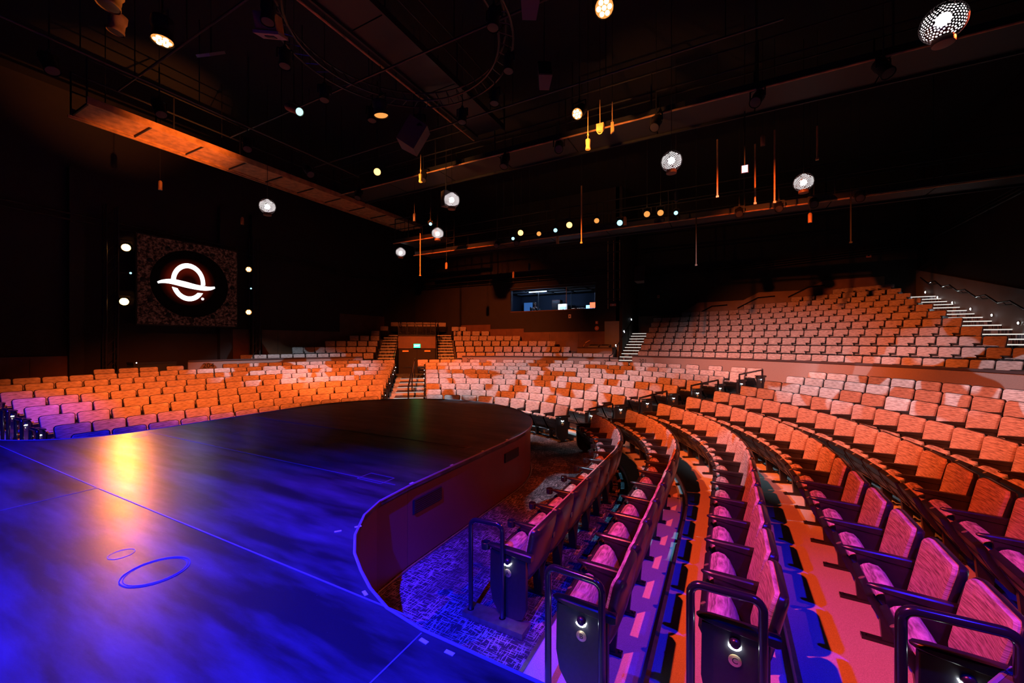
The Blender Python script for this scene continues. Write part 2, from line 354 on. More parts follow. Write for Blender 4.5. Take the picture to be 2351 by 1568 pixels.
for k in range(1, 9):
    o = band(RL[k - 1] + 0.10, RL[k] + 0.10 if k < 8 else 13.1, -0.05, ZF[k], 1.7, 1.7, 'floor_terrace', 'concrete'); struct(o, 'painted concrete seating terrace')
    # pale edge strip along each terrace
    g = G(); pts = [(x, y, ZF[k] + 0.004) for x, y in upath(RL[k - 1] + 0.115, 2.3, 2.3, 60)]
    for p, q in zip(pts[:-1], pts[1:]): g.beam(p, q, 0.03, 0.012)
    g.obj('terrace_edge', 'steel', o)

# ------------------------------------------------------------------ walls, ceiling
def wallbox(name, x0, x1, y0, y1, z0, z1, mat='black_wall'):
    g = G(); g.box(((x0 + x1) / 2, (y0 + y1) / 2, (z0 + z1) / 2), (x1 - x0, y1 - y0, z1 - z0)); return struct(g.obj(name, mat))
wallbox('wall_left', XL - 0.3, XL, -9, YB + 0.3, 0, ZC)
wallbox('wall_right', XR, XR + 0.3, -9, YR + 0.3, 0, ZC)
wallbox('wall_recess', -5.1, XR, YR, YR + 0.3, 0, ZC)
wallbox('wall_recess_side', -5.3, -4.95, YB, YR, 0, ZC)
wallbox('wall_front', XL - 0.3, XR + 0.3, -9.3, -9, 0, ZC)
wallbox('ceiling', XL - 0.3, XR + 0.3, -9, YR + 0.3, ZC, ZC + 0.2, 'ceiling_black')
BW = (-11.85, -6.45, 4.36, 5.72)      # control-room window opening on the back wall
g = G()
g.box(((XL + BW[0]) / 2, YB + 0.15, ZC / 2), (BW[0] - XL, 0.3, ZC)); g.box(((BW[1] - 5.1) / 2, YB + 0.15, ZC / 2), (-5.1 - BW[1], 0.3, ZC))
g.box(((BW[0] + BW[1]) / 2, YB + 0.15, BW[2] / 2), (BW[1] - BW[0], 0.3, BW[2])); g.box(((BW[0] + BW[1]) / 2, YB + 0.15, (ZC + BW[3]) / 2), (BW[1] - BW[0], 0.3, ZC - BW[3]))
struct(g.obj('wall_back', 'black_wall'))
# curtain-like dark pilasters on the left wall
for i, (y, w) in enumerate(((2.9, 0.3), (5.0, 0.35), (9.6, 0.5), (10.9, 0.45))):
    g = G(); g.box((XL + 0.12, y, 4.2), (0.24, w, 8.4)); struct(g.obj('trim_%d' % (i + 1), 'black_wall'), 'dark pilaster on the side wall')
# wood wainscot
def wains(name, pts, axis, pos, t, mat='wood_panel', z0=0.5, seams=()):
    """pts: (coordinate along wall, top height) polyline"""
    g = G(); sg = 1 if t > 0 else -1
    out = [(pts[0][0], z0)] + list(pts) + [(pts[-1][0], z0)]
    g.prism(out, pos, pos + t, 'yz' if axis == 'x' else 'xz'); o = struct(g.obj(name, mat), 'wood wall panelling lit dull orange')
    for sx, zt in seams:
        g = G()
        if axis == 'x': g.box((pos + t, sx, zt / 2 + 0.3), (0.008, 0.012, zt))
        else: g.box((sx, pos + t, zt / 2 + 0.3), (0.012, 0.008, zt))
        g.obj('panel_joint', 'ink', o)
    return o
wains('trim_5', [(1.0, 2.05), (5.1, 2.05)], 'x', XL, 0.05, seams=((2.6, 1.7), (4.0, 1.7)))
wains('trim_6', [(9.7, 3.1), (15.6, 3.1), (15.6, 4.15), (19.0, 4.15)], 'x', XL, 0.05, seams=((12, 2.8), (14, 2.8)))
wains('trim_7', [(-15.6, 3.62), (-13.3, 3.62), (-13.3, 3.33), (-10.9, 3.33), (-10.9, 3.1), (-5.3, 3.1)], 'y', YB, -0.05, seams=((-12.1, 2.9), (-9.2, 2.7), (-7.4, 2.7)))
wains('trim_8', [(-4.9, 4.13), (-2.5, 4.17), (-1.45, 4.86), (0.9, 4.9), (1.65, 5.3), (3.6, 5.3), (4.6, 5.75), (7.0, 5.8)], 'y', YR, -0.06)
wains('trim_9', [(12.5, 2.8), (18.4, 4.15), (21.9, 4.97), (YR - 0.05, 6.0)], 'x', XR, -0.05, 'grey_panel')
# horizontal conduits on the walls
def conduit(p, q, r, lab, n=2, dz=0.14):
    t = thing('wall_conduit', lab, 'pipe'); t.location = p
    for i in range(n):
        g = G(); a = Vector((0, 0, -dz * i)); g.tube([a, Vector(q) - Vector(p) + a], r, 6); g.obj('pipe', 'rig_black', t)
    L = (Vector(q) - Vector(p))
    for i in range(8): g = G(); g.box(L * (i + 0.5) / 8 + Vector((0, 0, -dz * (n - 1) / 2)), (0.05, 0.05, dz * n)); g.obj('bracket', 'rig_black', t)
conduit((XL + 0.25, 1, 6.9), (XL + 0.25, YB - 0.4, 6.5), 0.035, 'pair of dark pipes running along the left side wall', 2, 0.2)
conduit((XL + 0.4, YB - 0.2, 6.45), (-5.6, YB - 0.2, 6.45), 0.035, 'pair of dark pipes above the control room window', 3, 0.12)
conduit((-4.7, YR - 0.25, 6.55), (XR - 0.3, YR - 0.25, 7.25), 0.04, 'dark pipes along the wall behind the upper right seats', 3, 0.12)
conduit((XR - 0.2, YR - 0.4, 7.3), (XR - 0.2, 12, 7.4), 0.04, 'dark pipes along the right side wall', 3, 0.12)

# ------------------------------------------------------------------ stage
def stage_outline():
    o = [(SX + SR * math.sin(R(a)), SY + SR * math.cos(R(a))) for a in range(-90, 91, 4)]
    conc = [(-3.10, 3.40), (-3.06, 2.92), (-2.94, 2.62), (-2.70, 2.31), (-2.47, 2.11), (-2.24, 1.97), (-2.03, 1.86), (-1.79, 1.77), (-1.49, 1.73), (-0.7, 1.72)]
    right = conc + [(0.25, 1.75), (0.66, 2.05), (0.92, 2.40), (1.09, 2.705), (1.355, 3.047), (1.7, 3.36), (2.3, 3.6), (4.0, 3.9), (XR - 0.05, 4.2)]
    left = [(2 * SX - x, y) for x, y in reversed(conc)]
    # o runs left->right over the front; build: left wing, front, right wing
    return [(XL + 0.05, 1.72)] + left + o + right + [(XR - 0.05, -8.9), (XL + 0.05, -8.9)]
SO = stage_outline()
stg = thing('stage', 'black glossy thrust stage with rounded front and curved side recess', 'stage', (SX, SY, 0))
off = Vector((-SX, -SY, 0))
def rel(p): return (p[0] - SX, p[1] - SY) + tuple(p[2:])
g = G(); g.prism([rel(p) for p in SO], STZ - 0.05, STZ); g.obj('deck', 'stage_paint', stg)
ins = []
N = len(SO)
for i, p in enumerate(SO):
    a, c = Vector(SO[i - 1]), Vector(SO[(i + 1) % N]); t = (c - a).normalized(); nrm = Vector((t.y, -t.x))
    q = Vector(p) + nrm * 0.05; ins.append((q.x, q.y))
# fascia panels under the edge, one for each run of the outline
def nrm_at(i):
    a, c = Vector(SO[i - 1]), Vector(SO[(i + 1) % N]); t = (c - a).normalized(); return Vector((t.y, -t.x))
idx = list(range(0, N - 2)); runs = []; cur = [idx[0]]; acc = 0
for a, b2 in zip(idx[:-1], idx[1:]):
    acc += (Vector(SO[b2]) - Vector(SO[a])).length; cur.append(b2)
    if acc > 1.15: runs.append(cur); cur = [b2]; acc = 0
if len(cur) > 1: runs.append(cur)
for rn in runs:
    g = G(); P = [Vector(SO[i]) + nrm_at(i) * 0.04 for i in rn]; Q = [Vector(SO[i]) + nrm_at(i) * 0.10 for i in rn]
    d0 = (P[1] - P[0]).normalized() * 0.004; P[0] += d0; Q[0] += d0
    lo = []
    for p, q in zip(P, Q): lo.append([rel((p.x, p.y, 0.02)), rel((p.x, p.y, STZ - 0.05)), rel((q.x, q.y, STZ - 0.05)), rel((q.x, q.y, 0.02))])
    g.loft(lo); g.obj('fascia_panel', 'fascia', stg)
g = G(); P = [Vector(SO[i]) + nrm_at(i) * 0.006 for i in range(0, N - 2)]
g.tube([rel((p.x, p.y, STZ - 0.004)) for p in P], 0.012, 6); o = g.obj('edge_trim', 'tape', stg)
g = G(); P = [Vector(SO[i]) + nrm_at(i) * 0.02 for i in range(0, N - 2)]
g.tube([rel((p.x, p.y, 0.012)) for p in P], 0.012, 6); g.obj('base_trim', 'steel', stg)
for y0, y1, z0, z1 in ((3.49, 3.99, 0.575, 0.735), (5.62, 6.1, 0.585, 0.73)):
    g = G(); g.box(rel((-3.132, (y0 + y1) / 2, (z0 + z1) / 2)), (0.02, y1 - y0, z1 - z0)); v = g.obj('vent', 'fascia_vent', stg)
    g = G()
    for i in range(7): g.box(rel((-3.121, (y0 + y1) / 2, z0 + (i + 0.5) * (z1 - z0) / 7)), (0.008, y1 - y0 - 0.02, 0.008))
    g.obj('louvre', 'black_plastic', v)
# seams and tape marks on the deck
def strip(name, p, q, w, mat, h=0.0015):
    g = G(); g.beam(rel((*p, STZ + h)), rel((*q, STZ + h)), w, 0.003); return g.obj(name, mat, stg)
strip('deck_seam', (-14, 1.70), (-6.1, 1.72), 0.010, 'tape'); strip('deck_seam', (-6.0, 1.72), (-1.6, 1.77), 0.010, 'tape')
strip('deck_seam', (-9.0, 3.21), (-3.25, 3.32), 0.007, 'tape'); strip('deck_seam', (-1.47, 1.70), (-1.44, -1.2), 0.008, 'tape')
strip('deck_seam', (-6.05, 1.72), (-6.05, -3), 0.007, 'tape'); strip('deck_seam', (-8.9, 4.9), (-3.4, 5.0), 0.004, 'tape')
for cx_, cy_, r_, w_ in ((-3.50, 1.29, 0.185, 0.0045), (-3.50, 1.29, 0.168, 0.003), (-4.01, 1.27, 0.075, 0.0025), (-8.75, 3.0, 0.10, 0.004)):
    g = G(); g.tube([rel((cx_ + r_ * math.cos(2 * math.pi * i / 40), cy_ + r_ * math.sin(2 * math.pi * i / 40), STZ)) for i in range(40)], w_, 6, True); g.obj('trap_ring', 'tape', stg)
for x0, y0, x1, y1 in ((-3.80, 3.27, -3.42, 3.48), (-3.70, 4.90, -3.42, 5.08)):
    for p, q in (((x0, y0), (x1, y0)), ((x1, y0), (x1, y1)), ((x1, y1), (x0, y1)), ((x0, y1), (x0, y0))): strip('trap_edge', p, q, 0.006, 'tape')
for x, y, rz in ((-2.88, 2.28, 0.9), (-2.02, 1.80, -0.4), (-1.42, 1.66, -0.1), (-1.25, 1.66, 0), (-2.80, 2.42, 1.0), (-3.13, 4.2, 1.57), (-3.13, 4.95, 1.57), (-3.13, 3.45, 1.57), (-3.14, 5.7, 1.57)):
    g = G(); g.box(rel((x, y, STZ + 0.002)), (0.055, 0.022, 0.003), rz); g.obj('spike_mark', 'white_tape', stg)
random.seed(11)
for i in range(26):
    x, y = random.uniform(-9, -3.6), random.uniform(3.5, 8); a = random.uniform(0, 3)
    if (x - SX) ** 2 + max(0, y - SY) ** 2 < 8:
        g = G(); g.box(rel((x, y, STZ + 0.0012)), (random.uniform(0.02, 0.09), 0.008, 0.002), a); g.obj('scuff', 'tape', stg)

# ------------------------------------------------------------------ one tip-up seat, built once
def rounded(hw0, hw1, h, rb, rt, n=5):
    """outline in (x, s): half width hw0 at s=0 to hw1 at s=h, corner radii rb (bottom) and rt (top)"""
    pts = []
    def arc(cx, cy, r, a0):
        for i in range(n + 1):
            a = R(a0 + 90 * i / n); pts.append((cx + r * math.cos(a), cy + r * math.sin(a)))
    arc(-hw0 + rb, rb, rb, 180); arc(hw0 - rb, rb, rb, 270); arc(hw1 - rt, h - rt, rt, 0); arc(-hw1 + rt, h - rt, rt, 90)
    return pts
BS = Vector((0, 0.235, 0.972)); BN = Vector((0, -0.972, 0.235))      # up the back, out of the cloth side
B0 = Vector((0, -0.112, 0.40))
def backpt(x, s, d):
    return B0 + BS * s + BN * (d + 0.032 * (x / 0.24) ** 2) + Vector((x, 0, 0))
def slab(out, levels, cs):
    loops = []
    for sc, d in levels: loops.append([backpt(x * sc, cs + (s - cs) * sc, d) for x, s in out])
    return loops
out = rounded(0.222, 0.246, 0.475, 0.05, 0.05)
gp = G(); gp.loft(slab(out, [(1.0, 0.0), (1.0, 0.026), (0.965, 0.040), (0.86, 0.048), (0.55, 0.052), (0.2, 0.053)], 0.237))
out2 = rounded(0.236, 0.260, 0.50, 0.05, 0.062); out2 = [(x, s - 0.012) for x, s in out2]
gs = G(); gs.loft(slab(out2, [(0.93, 0.004), (0.985, 0.016), (1.0, 0.010), (1.0, -0.014), (0.95, -0.032), (0.75, -0.042), (0.3, -0.046)], 0.237))
TA = R(58); US = Vector((0, -math.cos(TA), math.sin(TA))) * 1.07; NS = Vector((0, math.sin(TA), math.cos(TA))); H0 = Vector((0, -0.215, 0.235)); LS = 0.37
def seatsec(prof, xs):
    return [[H0 + US * (0.19 + (s - 0.19) * k) + NS * (nn * k2) + Vector((x, 0, 0)) for s, nn in prof] for x, k, k2 in xs]
cprof = [(0.02, 0.0), (0.02, 0.045), (0.10, 0.072), (0.22, 0.102), (0.30, 0.112), (0.348, 0.100), (0.372, 0.070), (0.377, 0.030), (0.372, 0.0)]
gc = G(); gc.loft(seatsec(cprof, [(-0.222, 0.93, 0.5), (-0.216, 0.985, 0.86), (-0.19, 1, 1), (0, 1, 1.03), (0.19, 1, 1), (0.216, 0.985, 0.86), (0.222, 0.93, 0.5)]))
pprof = [(0.0, 0.0), (0.0, -0.03), (0.05, -0.055), (0.20, -0.062), (0.34, -0.056), (0.383, -0.050), (0.390, -0.040), (0.390, -0.004), (0.385, 0.0)]
gn = G(); gn.loft(seatsec(pprof, [(-0.228, 0.95, 0.6), (-0.222, 1, 1), (-0.12, 1, 1), (0.12, 1, 1), (0.222, 1, 1), (0.228, 0.95, 0.6)]))
# moulded recess line on the underside
gn.tube([H0 + US * s + NS * -0.061 + Vector((x, 0, 0)) for x, s in ((-0.17, 0.30), (-0.15, 0.10), (0.15, 0.10), (0.17, 0.30), (0.10, 0.275), (-0.10, 0.275), (-0.17, 0.30))], 0.004, 4)
gb = G(); gb.lathe([(0.014, 0), (0.014, 0.004), (0.010, 0.006)], 10, Matrix.Translation(H0 + US * 0.390 + NS * -0.024) @ US.to_track_quat('Z', 'X').to_matrix().to_4x4() @ Matrix.Scale(1.5, 4, (1, 0, 0)))
AX = 0.2645
def arm_geo(x, g=None, wide=1.0):
    g = g or G(); secs = []
    for y, w, z0, z1 in ((-0.035, 0.044, 0.605, 0.658), (-0.06, 0.052, 0.600, 0.664), (-0.22, 0.056, 0.616, 0.670), (-0.40, 0.054, 0.636, 0.674), (-0.465, 0.042, 0.648, 0.672), (-0.482, 0.018, 0.654, 0.667)):
        w *= wide; h = w / 2; b = 0.008
        secs.append([(x - h, y, z0 + b), (x - h + b, y, z0), (x + h - b, y, z0), (x + h, y, z0 + b), (x + h, y, z1 - b), (x + h - b, y, z1), (x - h + b, y, z1), (x - h, y, z1 - b)])
    return g.loft(secs)
def leg_geo(x):
    g = G(); g.prism([(-0.07, 0.62), (-0.40, 0.64), (-0.37, 0.46), (-0.27, 0.30), (-0.245, 0.02), (-0.165, 0.02), (-0.14, 0.30), (-0.09, 0.44)], x - 0.021, x + 0.021, 'yz')
    g.box((x, -0.24, 0.012), (0.055, 0.25, 0.024)); g.lathe([(0.010, 0.024), (0.010, 0.034), (0.004, 0.038)], 6, Matrix.Translation((x, -0.34, 0))); g.lathe([(0.010, 0.024), (0.010, 0.034), (0.004, 0.038)], 6, Matrix.Translation((x, -0.135, 0)))
    return g
cupg = G(); cupg.lathe([(0.030, 0.605), (0.040, 0.610), (0.044, 0.670), (0.040, 0.673), (0.037, 0.665), (0.034, 0.62), (0.0, 0.618)], 14, Matrix.Translation((AX, -0.515, 0)))
SEAT = {'backrest': (gp, 'seat_cloth'), 'back_shell': (gs, 'black_plastic'), 'seat_cushion': (gc, 'seat_cloth'), 'seat_pan': (gn, 'black_plastic'),
        'number_plate': (gb, 'brass'), 'armrest': (arm_geo(AX), 'black_plastic'), 'leg': (leg_geo(AX), 'black_plastic')}
SEAT_ME = {k: gg.mesh(k, mt, True) for k, (gg, mt) in SEAT.items()}
CUP_ME = cupg.mesh('cup_holder', 'black_plastic', True)
SEATS = []                      # (x, y, zfloor, heading, label, group, last, cup)
LET = 'ABCDEFGHI'
def run(r, z, s0, s1, mk, grp, rev=False, cup=False, pitch=0.53, n=None):
    """fill a row from arc length s0 to s1; mk(i) gives the label of the i-th seat counted from the named end"""
    n = n or max(1, round((s1 - s0) / pitch)); p = (s1 - s0) / n; res = []
    for i in range(n):
        x, y, ph = rowpt(r, s0 + (i + 0.5) * p); j = n - 1 - i if rev else i
        SEATS.append((x, y, z, ph, mk(j), grp, i == n - 1, cup))
    return n
PA, PV = 39.9, -40.6
def arcs(ph, r): return R(ph) * r
ENDS = []                       # (x, y, z, heading, side, letter, label)
def endpanel(r, z, s, side, let, lab):
    x, y, ph = rowpt(r, s); ENDS.append((x, y, z, ph, side, let, lab))
NEAR_Y = [3.18, 2.66, 2.77, 2.86, 3.9, 4.2, 4.4, 4.6, 4.8]
RST = [0.54, 0.69, 0.69, 0.69, 0.69, 0.74, 0.74, 0.73, 0.76]
IFRONT = [-37.9, -35.2, -32.5, -29.8, -25.4, -21.4, -17.3, -14.6, -11.8, -9.1, -5.3, -2.6, 1.0, 3.7, 7.2, 9.9, 12.6, 15.3, 18.0, 20.8, 24.3, 28.6, 32.7, 35.5]
for k in range(9):
    r, z, L = RL[k], ZF[k], LET[k]
    q = r * math.pi / 2
    # lower right block
    s0 = arcs(PA, r) + RST[k]; s1 = q + (CY - NEAR_Y[k])
    run(r, z, s0, s1, lambda j, L=L: 'grey cloth tip-up seat, row %s of the lower right block, %s from its front rail' % (L, ORD[j]), 'seats of the lower right block', True, k == 0)
    endpanel(r, z, s0, -1, L, 'black end panel with lamp, row %s of the lower right block, beside the railed aisle' % L)
    if k < 5: endpanel(r, z, s1, 1, L, 'black end panel with lamp and letter, row %s of lower right block, near the stage' % L)
    # lower middle block
    s0 = arcs(PV, r) + 0.66; s1 = arcs(PA, r) - 0.56
    lab = lambda j, L=L: 'grey cloth tip-up seat, row %s of the lower middle block, %s from the railed aisle' % (L, ORD[j])
    if k < 8: run(r, z, s0, s1, lab, 'seats of the lower middle block', True)
    else:
        for j, ph in enumerate(reversed(IFRONT)): x, y = pol(r, ph); SEATS.append((x, y, z, ph, lab(j), 'seats of the lower middle block', False, False))
    endpanel(r, z, s1, 1, L, 'black end panel with lamp, row %s of the lower middle block, beside the railed aisle' % L)
    endpanel(r, z, s0, -1, L, 'black end panel with lamp, row %s of the lower middle block, beside the carpeted steps' % L)
    # lower left block
    s1 = arcs(PV, r) - 0.76; s0 = -q - (CY - 2.57) if k < 5 else -q - (CY - 2.05)
    lab = lambda j, L=L: 'grey cloth tip-up seat, row %s of the lower left block, %s from the carpeted steps' % (L, ORD[j])
    if k < 8: run(r, z, s0, s1, lab, 'seats of the lower left block', True)
    else:
        nn = run(r, z, arcs(-78.0, r), s1, lab, 'seats of the lower left block', True)
        for j, ph in enumerate((-85.1, -88.7, -91.3, -94.2)):
            x, y, hd = rowpt(r, arcs(ph, r)); SEATS.append((x, y, z, hd, lab(nn + j), 'seats of the lower left block', True, False))
    endpanel(r, z, s1, 1, L, 'black end panel with lamp, row %s of the lower left block, beside the carpeted steps' % L)
    if k < 5: endpanel(r, z, s0, -1, L, 'black end panel with lamp, row %s of lower left block, at the far rail' % L)

# ------------------------------------------------------------------ upper tiers
def asd(v): return math.degrees(math.asin(max(-1, min(1, v))))
def acd(v): return math.degrees(math.acos(max(-1, min(1, v))))
RU = lambda k: 15.0 + 0.8 * (k - 1)
ZU = lambda k: 1.18 + 0.32 * (k - 1)
RV = lambda k: 13.9 + 0.9 * (k - 1)
ZV = lambda k: 1.06 + 0.315 * (k - 1)
fWa = lambda r: -asd(13.6 / r) if r > 13.75 else -81.5
fWb = lambda r: PV + 0.8 - asd(2.12 / r)
fVa = lambda r: PV + 0.8 + asd(2.12 / r)
fVb = lambda r: asd(0.95 / r) if r < 16.0 else min(asd(0.95 / r), -acd(16.0 / r))
fUa = lambda r: max(asd(1.95 / r), acd(20.3 / r))
fUb = lambda r: asd(12.95 / r)
def sector(name, mat, r0, r1, z0, z1, fa, fb, n=28, parent=None):
    g = G(); A = []
    for i in range(n + 1):
        t = i / n; pa = fa(r0) + (fb(r0) - fa(r0)) * t; pb = fa(r1) + (fb(r1) - fa(r1)) * t
        A.append([pol(r0, pa, z0), pol(r0, pa, z1), pol(r1, pb, z1), pol(r1, pb, z0)])
    g.loft(A); return g.obj(name, mat, parent)
def tier(rf, zf, kmax, fa, fb, rstart, lab):
    for k in range(1, kmax + 1):
        r0 = rstart if k == 1 else rf(k - 1) + 0.10
        o = sector('floor_tier', 'parapet_cap' if k > 1 else 'concrete', r0, rf(k) + 0.10, zf(k) - 0.4, zf(k), fa, fb); struct(o, lab)
tier(RV, ZV, 6, fWa, fWb, 13.1, 'stepped floor of the upper left seats'); tier(RV, ZV, 6, fVa, fVb, 13.1, 'stepped floor of the upper middle seats')
tier(RU, ZU, 11, fUa, fUb, 13.7, 'stepped floor of the upper right seats')
def parapet(name, r, z1, pa, pb, lab):
    o = sector(name, 'parapet_cloth', r, r + 0.10, 0.6, z1 - 0.06, lambda _: pa, lambda _: pb, 40); struct(o, lab)
    sector('cap', 'parapet_cap', r - 0.03, r + 0.14, z1 - 0.06, z1, lambda _: pa, lambda _: pb, 40, o); return o
pw = parapet('wall_tier_left', 13.0, 1.79, -81.5, PV - 10.6, 'cloth-covered front wall of the upper left seats, numbered 204')
pv = parapet('wall_tier_middle', 13.0, 1.79, PV + 11.4, 6.4, 'cloth-covered front wall of the upper middle seats, numbered 202')
pu = parapet('wall_tier_right', 13.6, 1.88, 8.4, 66, 'cloth-covered front wall of the upper right seats, numbered 201')
for nm, par, r, ph, z in (('204', pw, 13.0, -78.6, 1.55), ('204', pw, 13.0, PV - 12.8, 1.55), ('202', pv, 13.0, PV + 13.3, 1.55), ('202', pv, 13.0, 4.2, 1.55), ('201', pu, 13.6, 10.6, 1.62)):
    x, y = pol(r - 0.012, ph); text('section_number', nm, 0.26, 'ink', par, (x, y, z), (R(90), 0, R(-ph)))
    x, y = pol(r - 0.012, ph); text('section_word', 'SECTION', 0.085, 'white_plate', par, (x, y, z - 0.17), (R(90), 0, R(-ph)))
VEND = [4.2, -5.9, -9.8, -18.0, -24.9, -30.2]
for k in range(1, 7):
    r, z = RV(k), ZV(k)
    run(r, z, arcs(fVa(r), r) + 0.05, arcs(VEND[k - 1], r), lambda j, k=k: 'grey cloth tip-up seat, %s row of the upper middle block, %s from its lit stair' % (ORD[k - 1], ORD[j]), 'seats of the upper middle block')
    run(r, z, arcs(-asd(13.3 / r), r), arcs(fWb(r), r) - 0.05, lambda j, k=k: 'grey cloth tip-up seat, %s row of the upper left block, %s from its lit stair' % (ORD[k - 1], ORD[j]), 'seats of the upper left block', True)
for k in range(1, 12):
    r, z = RU(k), ZU(k)
    run(r, z, arcs(fUa(r), r) + 0.05, arcs(fUb(r), r) - 0.05, lambda j, k=k: 'grey cloth tip-up seat, %s row of the upper right block, %s from its left end' % (ORD[k - 1], ORD[j]), 'seats of the upper right block')
# corridor frame at the doors
EP = R(PV + 0.8); EV = Vector((math.sin(EP), math.cos(EP), 0)); BV = Vector((math.cos(EP), -math.sin(EP), 0)); CC = Vector((CX, CY, 0))
def cor(a, b, z): return CC + EV * a + BV * b + Vector((0, 0, z))
for i in range(7):
    p = cor(19.3, (i - 3) * 0.52, 0); SEATS.append((p.x, p.y, 2.95, PV + 0.8, 'grey cloth tip-up seat in the short row above the exit doors, %s from its left end' % ORD[i], 'seats above the exit doors', i == 6, False))
fwd = Vector((-math.sin(R(28.1)), math.cos(R(28.1)), 0)); rgt = Vector((math.cos(R(28.1)), math.sin(R(28.1)), 0))
def view(p):
    q = Vector(p) - Vector((0, 0, 2.54)); d = q.dot(fwd)
    if d < 0.3: return None
    return 1175.5 + 918 * q.dot(rgt) / d, 784 - 918 * q.z / d, d
def on_stage(x, y):
    if abs(x - SX) < SR and y <= SY: return True
    return (x - SX) ** 2 + (y - SY) ** 2 < SR * SR
rank = []
for i, s in enumerate(SEATS):
    w = view((s[0], s[1], s[2] + 0.7)); t = 1.6 / (2.54 - s[2] - 0.84) if s[2] < 1.2 else 9
    hid = t < 1 and on_stage(s[0] * t, s[1] * t)
    if w and -60 < w[0] < 2410 and w[1] < 1640 and not hid: rank.append((w[2], i))
rank.sort(); KEEP = set(i for _, i in rank[:300])
for i, (x, y, z, ph, lab, grp, last, cup) in enumerate(SEATS):
    if i not in KEEP: continue
    t = thing('auditorium_seat', lab, 'seat', (x, y, z), R(-ph), grp)
    for k, me in SEAT_ME.items():
        if last and k in ('armrest', 'leg'): continue
        put(k, me, t)
    if cup and not last: put('cup_holder', CUP_ME, t)
# the remaining seats, too many to pick apart: one object
V0, F0, MI, base = [], [], [], 0
tv, tf, tm = [], [], []
for k, me in SEAT_ME.items():
    if k == 'number_plate': continue
    o0 = sum(len(a) for a in tv); tv.append(np.array([v.co[:] for v in me.vertices])); mi = 0 if k in ('backrest', 'seat_cushion') else 1
    for p in me.polygons: tf.append([j + o0 for j in p.vertices]); tm.append(mi)
tv = np.concatenate(tv); rest = [s for i, s in enumerate(SEATS) if i not in KEEP]
for x, y, z, ph, *_ in rest:
    c, s_ = math.cos(R(-ph)), math.sin(R(-ph)); w = tv.copy(); w[:, 0] = tv[:, 0] * c - tv[:, 1] * s_ + x; w[:, 1] = tv[:, 0] * s_ + tv[:, 1] * c + y; w[:, 2] += z
    V0.append(w); F0 += [[j + base for j in f] for f in tf]; MI += tm; base += len(tv)
me = bpy.data.meshes.new('distant_seating'); me.from_pydata(np.concatenate(V0).tolist(), [], F0); me.materials.append(M['seat_cloth']); me.materials.append(M['black_plastic'])
me.polygons.foreach_set('material_index', MI); me.polygons.foreach_set('use_smooth', [True] * len(MI)); me.set_sharp_from_angle(angle=R(38)); me.update()
o = put('distant_seating', me); o['kind'] = 'stuff'; tag(o, 'remaining far rows of grey cloth tip-up seats', 'seats')

# ------------------------------------------------------------------ row end panels
def end_parts(side):
    x = 0.0; g = G(); prof = [(-0.09, 0.625), (-0.45, 0.63), (-0.455, 0.30), (-0.43, 0.17), (-0.375, 0.085), (-0.30, 0.05), (-0.20, 0.05), (-0.125, 0.075), (-0.09, 0.16)]
    g.prism(prof, -0.022, 0.022, 'yz'); pm = g.mesh('panel', 'black_plastic')
    g = G(); g.prism([(-0.31, 0.06), (-0.29, 0.0), (-0.20, 0.0), (-0.18, 0.06)], -0.018, 0.018, 'yz'); g.box((0, -0.25, 0.01), (0.06, 0.26, 0.02)); fm = g.mesh('foot', 'black_metal')
    am = arm_geo(0.0, None, 1.35).mesh('armrest', 'black_plastic', True)
    mt = Matrix.Translation((0.024 * side, -0.27, 0.56)) @ Matrix.Rotation(R(90 * side), 4, 'Y')
    g = G(); g.lathe([(0.032, 0), (0.030, 0.012), (0.022, 0.022), (0.008, 0.027)], 14, mt); lm = g.mesh('lamp_hood', 'black_plastic', True)
    g = G(); pts = [(0.033 * math.sin(R(a)), -0.030 * math.cos(R(a))) for a in range(-62, 63, 12)]
    loops = [[(0.024 * side + side * d, -0.27 + px * k, 0.56 + pz * k) for px, pz in pts] for d, k in ((0.0, 1.0), (0.012, 1.0), (0.012, 1.22), (0.0, 1.22))]
    for i in range(3):
        a, b = loops[i], loops[i + 1]; q = len(pts); g.add(a + b, [(j, j + 1, q + j + 1, q + j) for j in range(q - 1)])
    gm = g.mesh('lamp_lens', 'aisle_glow')
    g = G(); g.lathe([(0.036, 0), (0.036, 0.004), (0.033, 0.006)], 18, Matrix.Translation((0.022 * side, -0.27, 0.455)) @ Matrix.Rotation(R(90 * side), 4, 'Y')); bm_ = g.mesh('letter_disc', 'brass', True)
    return pm, fm, am, lm, gm, bm_
EP_ME = {1: end_parts(1), -1: end_parts(-1)}
for x, y, z, ph, side, L, lab in ENDS:
    t = thing('row_end_panel', lab, 'end panel', (x, y, z), R(-ph), 'end panels of the seat rows')
    pm, fm, am, lm, gm, bm_ = EP_ME[side]
    for nm, me in (('panel', pm), ('foot', fm), ('armrest', am)): put(nm, me, t)
    h = put('lamp_hood', lm, t); put('lamp_lens', gm, h); d = put('letter_disc', bm_, t)
    text('letter', L, 0.05, 'ink', d, (0.0285 * side, -0.27, 0.455), (R(90), 0, R(90 * side)), 0.0008)
    if lab.endswith('near the stage') and L == 'A': put('cup_holder', CUP_ME, t).location = (-AX, 0, 0)

